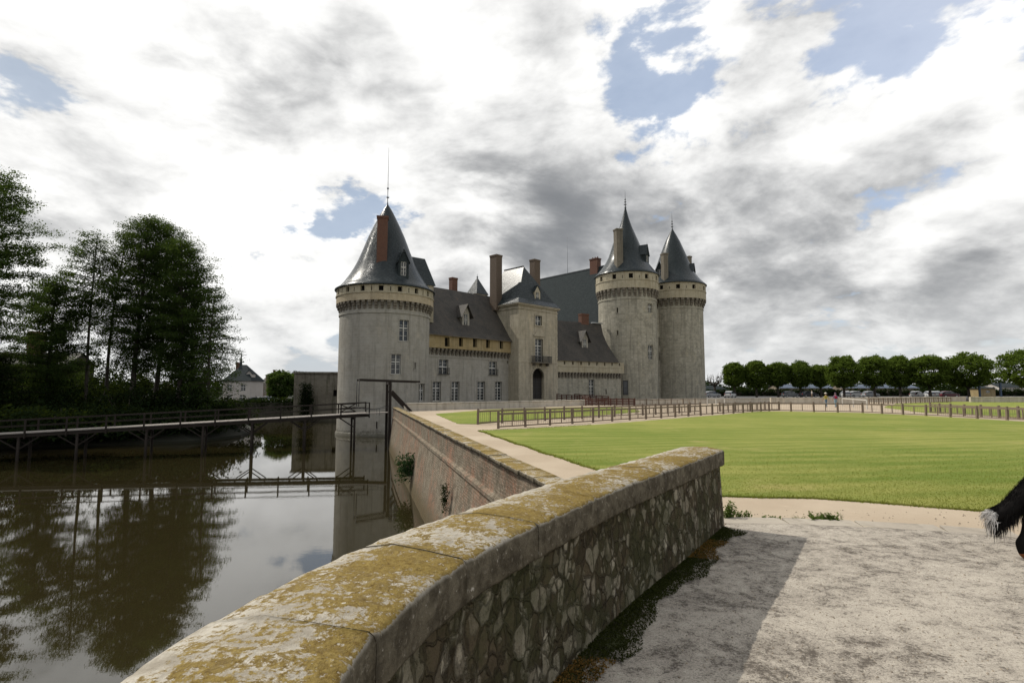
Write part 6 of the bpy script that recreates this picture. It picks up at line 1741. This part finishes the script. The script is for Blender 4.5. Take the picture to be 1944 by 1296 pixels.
    if bag:
        me2 = skin_mesh([(-.01, -.17 * s, 1.05 * s), (-.01, -.19 * s, 1.2 * s), (-.01, -.17 * s, 1.38 * s)], [(0, 1), (1, 2)], [(.15, .085), (.16, .10), (.13, .075)]); me2.materials.clear(); me2.materials.append(bag)
        b = bpy.data.objects.new('backpack', me2); COL.objects.link(b); b.parent = o
    return o
cloth = lambda n, c: material(n, color=c, rough=.9, spec=.1)
jeans = cloth('blue jeans', (.09, .14, .20)); jeans2 = cloth('pale jeans', (.20, .29, .34))
hair_b = cloth('brown hair', (.05, .03, .02)); hair_g = cloth('grey purple hair', (.13, .09, .12))
f1 = gp(1569, 772.5); f2 = gp(1587, 772.5)
person(f1, .25, 'walker in a pale hat and olive yellow top on the gravel', cloth('olive yellow top', (.30, .25, .05)), jeans, hair_b, cloth('pale hat', (.62, .58, .48)), None, .20, .10, 1.66)
person(f2, -.15, 'walker in purple with a red backpack on the gravel', cloth('purple jacket', (.17, .10, .17)), jeans2, hair_g, None, cloth('red backpack', (.26, .018, .04)), .16, .02, 1.70)
f3 = (hx(1541, 121), 121, .42)
person(f3, 1.4, 'distant person in pale clothes standing by the parked cars', cloth('pale top', (.55, .50, .44)), cloth('tan trousers', (.25, .18, .12)), hair_b, None, None, .12, .02, 1.72)

# ------------------------------------------------------------------ the dog at the right edge
black_fur = material('black fur', lambda t, p: setp(t, p, t.mix(t.noise(t.scale(t.coord('Object'), (8, 8, 30)), 6, 4, .7), (.004, .004, .004), (.016, .014, .013)), .9), spec=.05)
white_fur = material('white fur', color=(.72, .69, .66), rough=.8, spec=.1)
rust_fur = material('rust fur', color=(.19, .075, .03), rough=.8, spec=.1)
DY = 6.42
D_ = lambda px, py, dy=0.0: at(px, py, DY + dy)
O_ = Vector((6.05, DY, SLAB_Z))
tail = [D_(2010, 893, .02), D_(1972, 905), D_(1943, 935, -.01), D_(1920, 960, -.01), D_(1898, 974, -.02), D_(1879, 983, -.02)]
g0 = D_(1944, 1050).x
V = [(5.97, DY, .76), (6.25, DY, .76), (6.5, DY, .75), (6.72, DY, .77), (6.90, DY + .01, .88), (7.02, DY + .02, 1.00), (7.14, DY + .02, .99), (7.27, DY + .02, .94), (7.33, DY + .02, .925)]
Rr = [(.15, .17), (.165, .175), (.165, .18), (.17, .205), (.115, .13), (.10, .11), (.085, .085), (.052, .052), (.042, .04)]
E = [(i, i + 1) for i in range(8)]
def chain(start, pts, rad):
    prev = start
    for p_, r_ in zip(pts, rad): V.append(tuple(p_)); Rr.append(r_ if isinstance(r_, tuple) else (r_, r_)); E.append((prev, len(V) - 1)); prev = len(V) - 1
chain(0, tail[1:], [.085, .092, .088, .078, .055])
hx_ = D_(1912, 1030).x
chain(0, [(5.86, DY - .11, .62), (5.80, DY - .12, .47), (hx_ + .13, DY - .12, .345), (hx_ + .035, DY - .12, .27), (hx_ + .065, DY - .12, .15), (hx_ + .12, DY - .12, .125), (hx_ + .17, DY - .12, .12)], [.135, .11, .07, .05, .042, .045, .03])
chain(0, [(6.08, DY + .11, .60), (6.17, DY + .12, .46), (6.06, DY + .12, .335), (6.03, DY + .12, .28), (6.10, DY + .12, .15), (6.16, DY + .12, .125), (6.21, DY + .12, .12)], [.12, .09, .06, .048, .04, .042, .03])
for s_, f in ((-1, .08), (1, -.10)):
    chain(3, [(6.74, DY + s_ * .12, .60), (6.72 + f * .5, DY + s_ * .12, .38), (6.75 + f, DY + s_ * .12, .16), (6.80 + f, DY + s_ * .12, .13), (6.85 + f, DY + s_ * .12, .125)], [.085, .055, .042, .045, .032])
me = skin_mesh([(v[0] - O_.x, v[1] - O_.y, v[2] - O_.z) for v in V], E, Rr, 2)
me.materials.clear()
for m_ in (black_fur, white_fur, rust_fur): me.materials.append(m_)
tipx = tail[-1].x - O_.x + .045; tz = tail[-1].z - O_.z
for p_ in me.polygons:
    c = p_.center
    if c.x < tipx and c.z > tz - .2 and c.z < tz + .2: p_.material_index = 1
    elif c.z < .06: p_.material_index = 2
    elif c.x > .75 and abs(c.y - .0) < .10 and c.z < .55: p_.material_index = 1
    elif c.x > 1.2 and c.z < .86: p_.material_index = 1
    elif c.z < .07: p_.material_index = 2
dog = bpy.data.objects.new('dog', me); COL.objects.link(dog); dog.location = O_; tag(dog, 'black long haired dog with white tail tip walking out at the right edge', 'dog')
rs = np.random.RandomState(5); rg = random.Random(5)
tl = Line([Vector((p_.x, p_.z)) for p_ in tail]); tris = []; mi = []
for i in range(6000):
    d = tl.len * (.08 + .92 * rg.random() ** .8); p_, t, r = tl.at(d); f = d / tl.len
    yy_ = rg.gauss(0, .028); base = Vector((p_.x, DY - .01 + yy_, p_.y + rg.uniform(-.08, .06)))
    L = rg.uniform(.09, .23) * (1.15 if .3 < f < .93 else .7)
    back = Vector((t.x, 0, t.y)); dr = (back * rg.uniform(.15, .75) + Vector((rg.gauss(0, .12), rg.gauss(0, .25), -1.0))).normalized()
    if rg.random() < .35: dr = (back * 1.0 + Vector((0, rg.gauss(0, .35), rg.uniform(-.4, .45)))).normalized(); L *= .6
    m_ = base + dr * L * .55; e = base + (dr + Vector((0, 0, -.35))).normalized() * L; w = Vector((.0045, 0, .002))
    tris += [[base - w, base + w, m_ + w * .8, m_ - w * .8], [m_ - w * .8, m_ + w * .8, e + w * .1, e - w * .1]]
    if i % 2:                                           # guard hairs lying along the top of the tail
        a_ = rg.uniform(0, 6.28); rr_ = .085 * (1 - .25 * f)
        base = Vector((p_.x, DY - .01, p_.y)) + Vector((-t.y * math.sin(a_) * rr_, math.cos(a_) * rr_, t.x * -abs(math.sin(a_)) * -rr_ if t.x > 0 else abs(math.sin(a_)) * rr_))
        dr = (back + Vector((0, rg.gauss(0, .2), rg.uniform(-.1, .45)))).normalized(); L = rg.uniform(.05, .10)
        m_ = base + dr * L * .5; e = base + (dr + Vector((0, 0, -.5))).normalized() * L
        tris[-2:] = [[base - w, base + w, m_ + w * .8, m_ - w * .8], [m_ - w * .8, m_ + w * .8, e + w * .1, e - w * .1]]
    wh = 1 if (f > .93 and rg.random() < .8) else 0; mi += [wh, wh]
o = soup('tail_fringe', [[tuple(v - O_) for v in q_] for q_ in tris], [black_fur, white_fur], dog, (0, 0, 0), mi)
tris = []; mi = []
for i in range(1800):                                   # feathering behind the thigh and hock
    t = rg.random(); s_ = rg.choice((-1, 1))
    base = Vector((6.02 - .04 * t + (hx_ + .05 - 5.98) * max(0, t - .55) * 1.3, DY - .12 + rg.gauss(0, .05), .74 - .50 * t)) + Vector((rg.uniform(-.06, .04), 0, 0))
    dr = Vector((rg.uniform(-.8, -.1), rg.gauss(0, .2), -1)).normalized(); L = rg.uniform(.04, .11); w = Vector((.004, 0, .002)); e = base + dr * L
    tris.append([base - w, base + w, e + w * .1, e - w * .1]); mi.append(0)
soup('leg_feathering', [[tuple(v - O_) for v in q_] for q_ in tris], [black_fur, rust_fur], dog, (0, 0, 0), mi)
mb = MB()
for s_ in (-1, 1):
    e = Vector((7.03, DY + .02 + s_ * .085, 1.07)) - O_; mb.tube([e, e + Vector((-.03, s_ * .035, -.05)), e + Vector((-.02, s_ * .05, -.14))], [.025, .045, .015], 8)
mb.build('ear', black_fur, dog, local=True)
mb = MB()
for s_ in (-1, 1):
    e = Vector((7.21, DY + .02 + s_ * .055, 1.02)) - O_; mb.lathe((e.x, e.y), [(.001, e.z - .014), (.012, e.z - .007), (.014, e.z), (.012, e.z + .007), (.001, e.z + .014)], 10)
mb.lathe((7.36 - O_.x, .02), [(.001, .83), (.025, .835), (.028, .85), (.02, .865), (.001, .87)], 10)
mb.build('eyes_and_nose', tyre_m, dog, local=True)
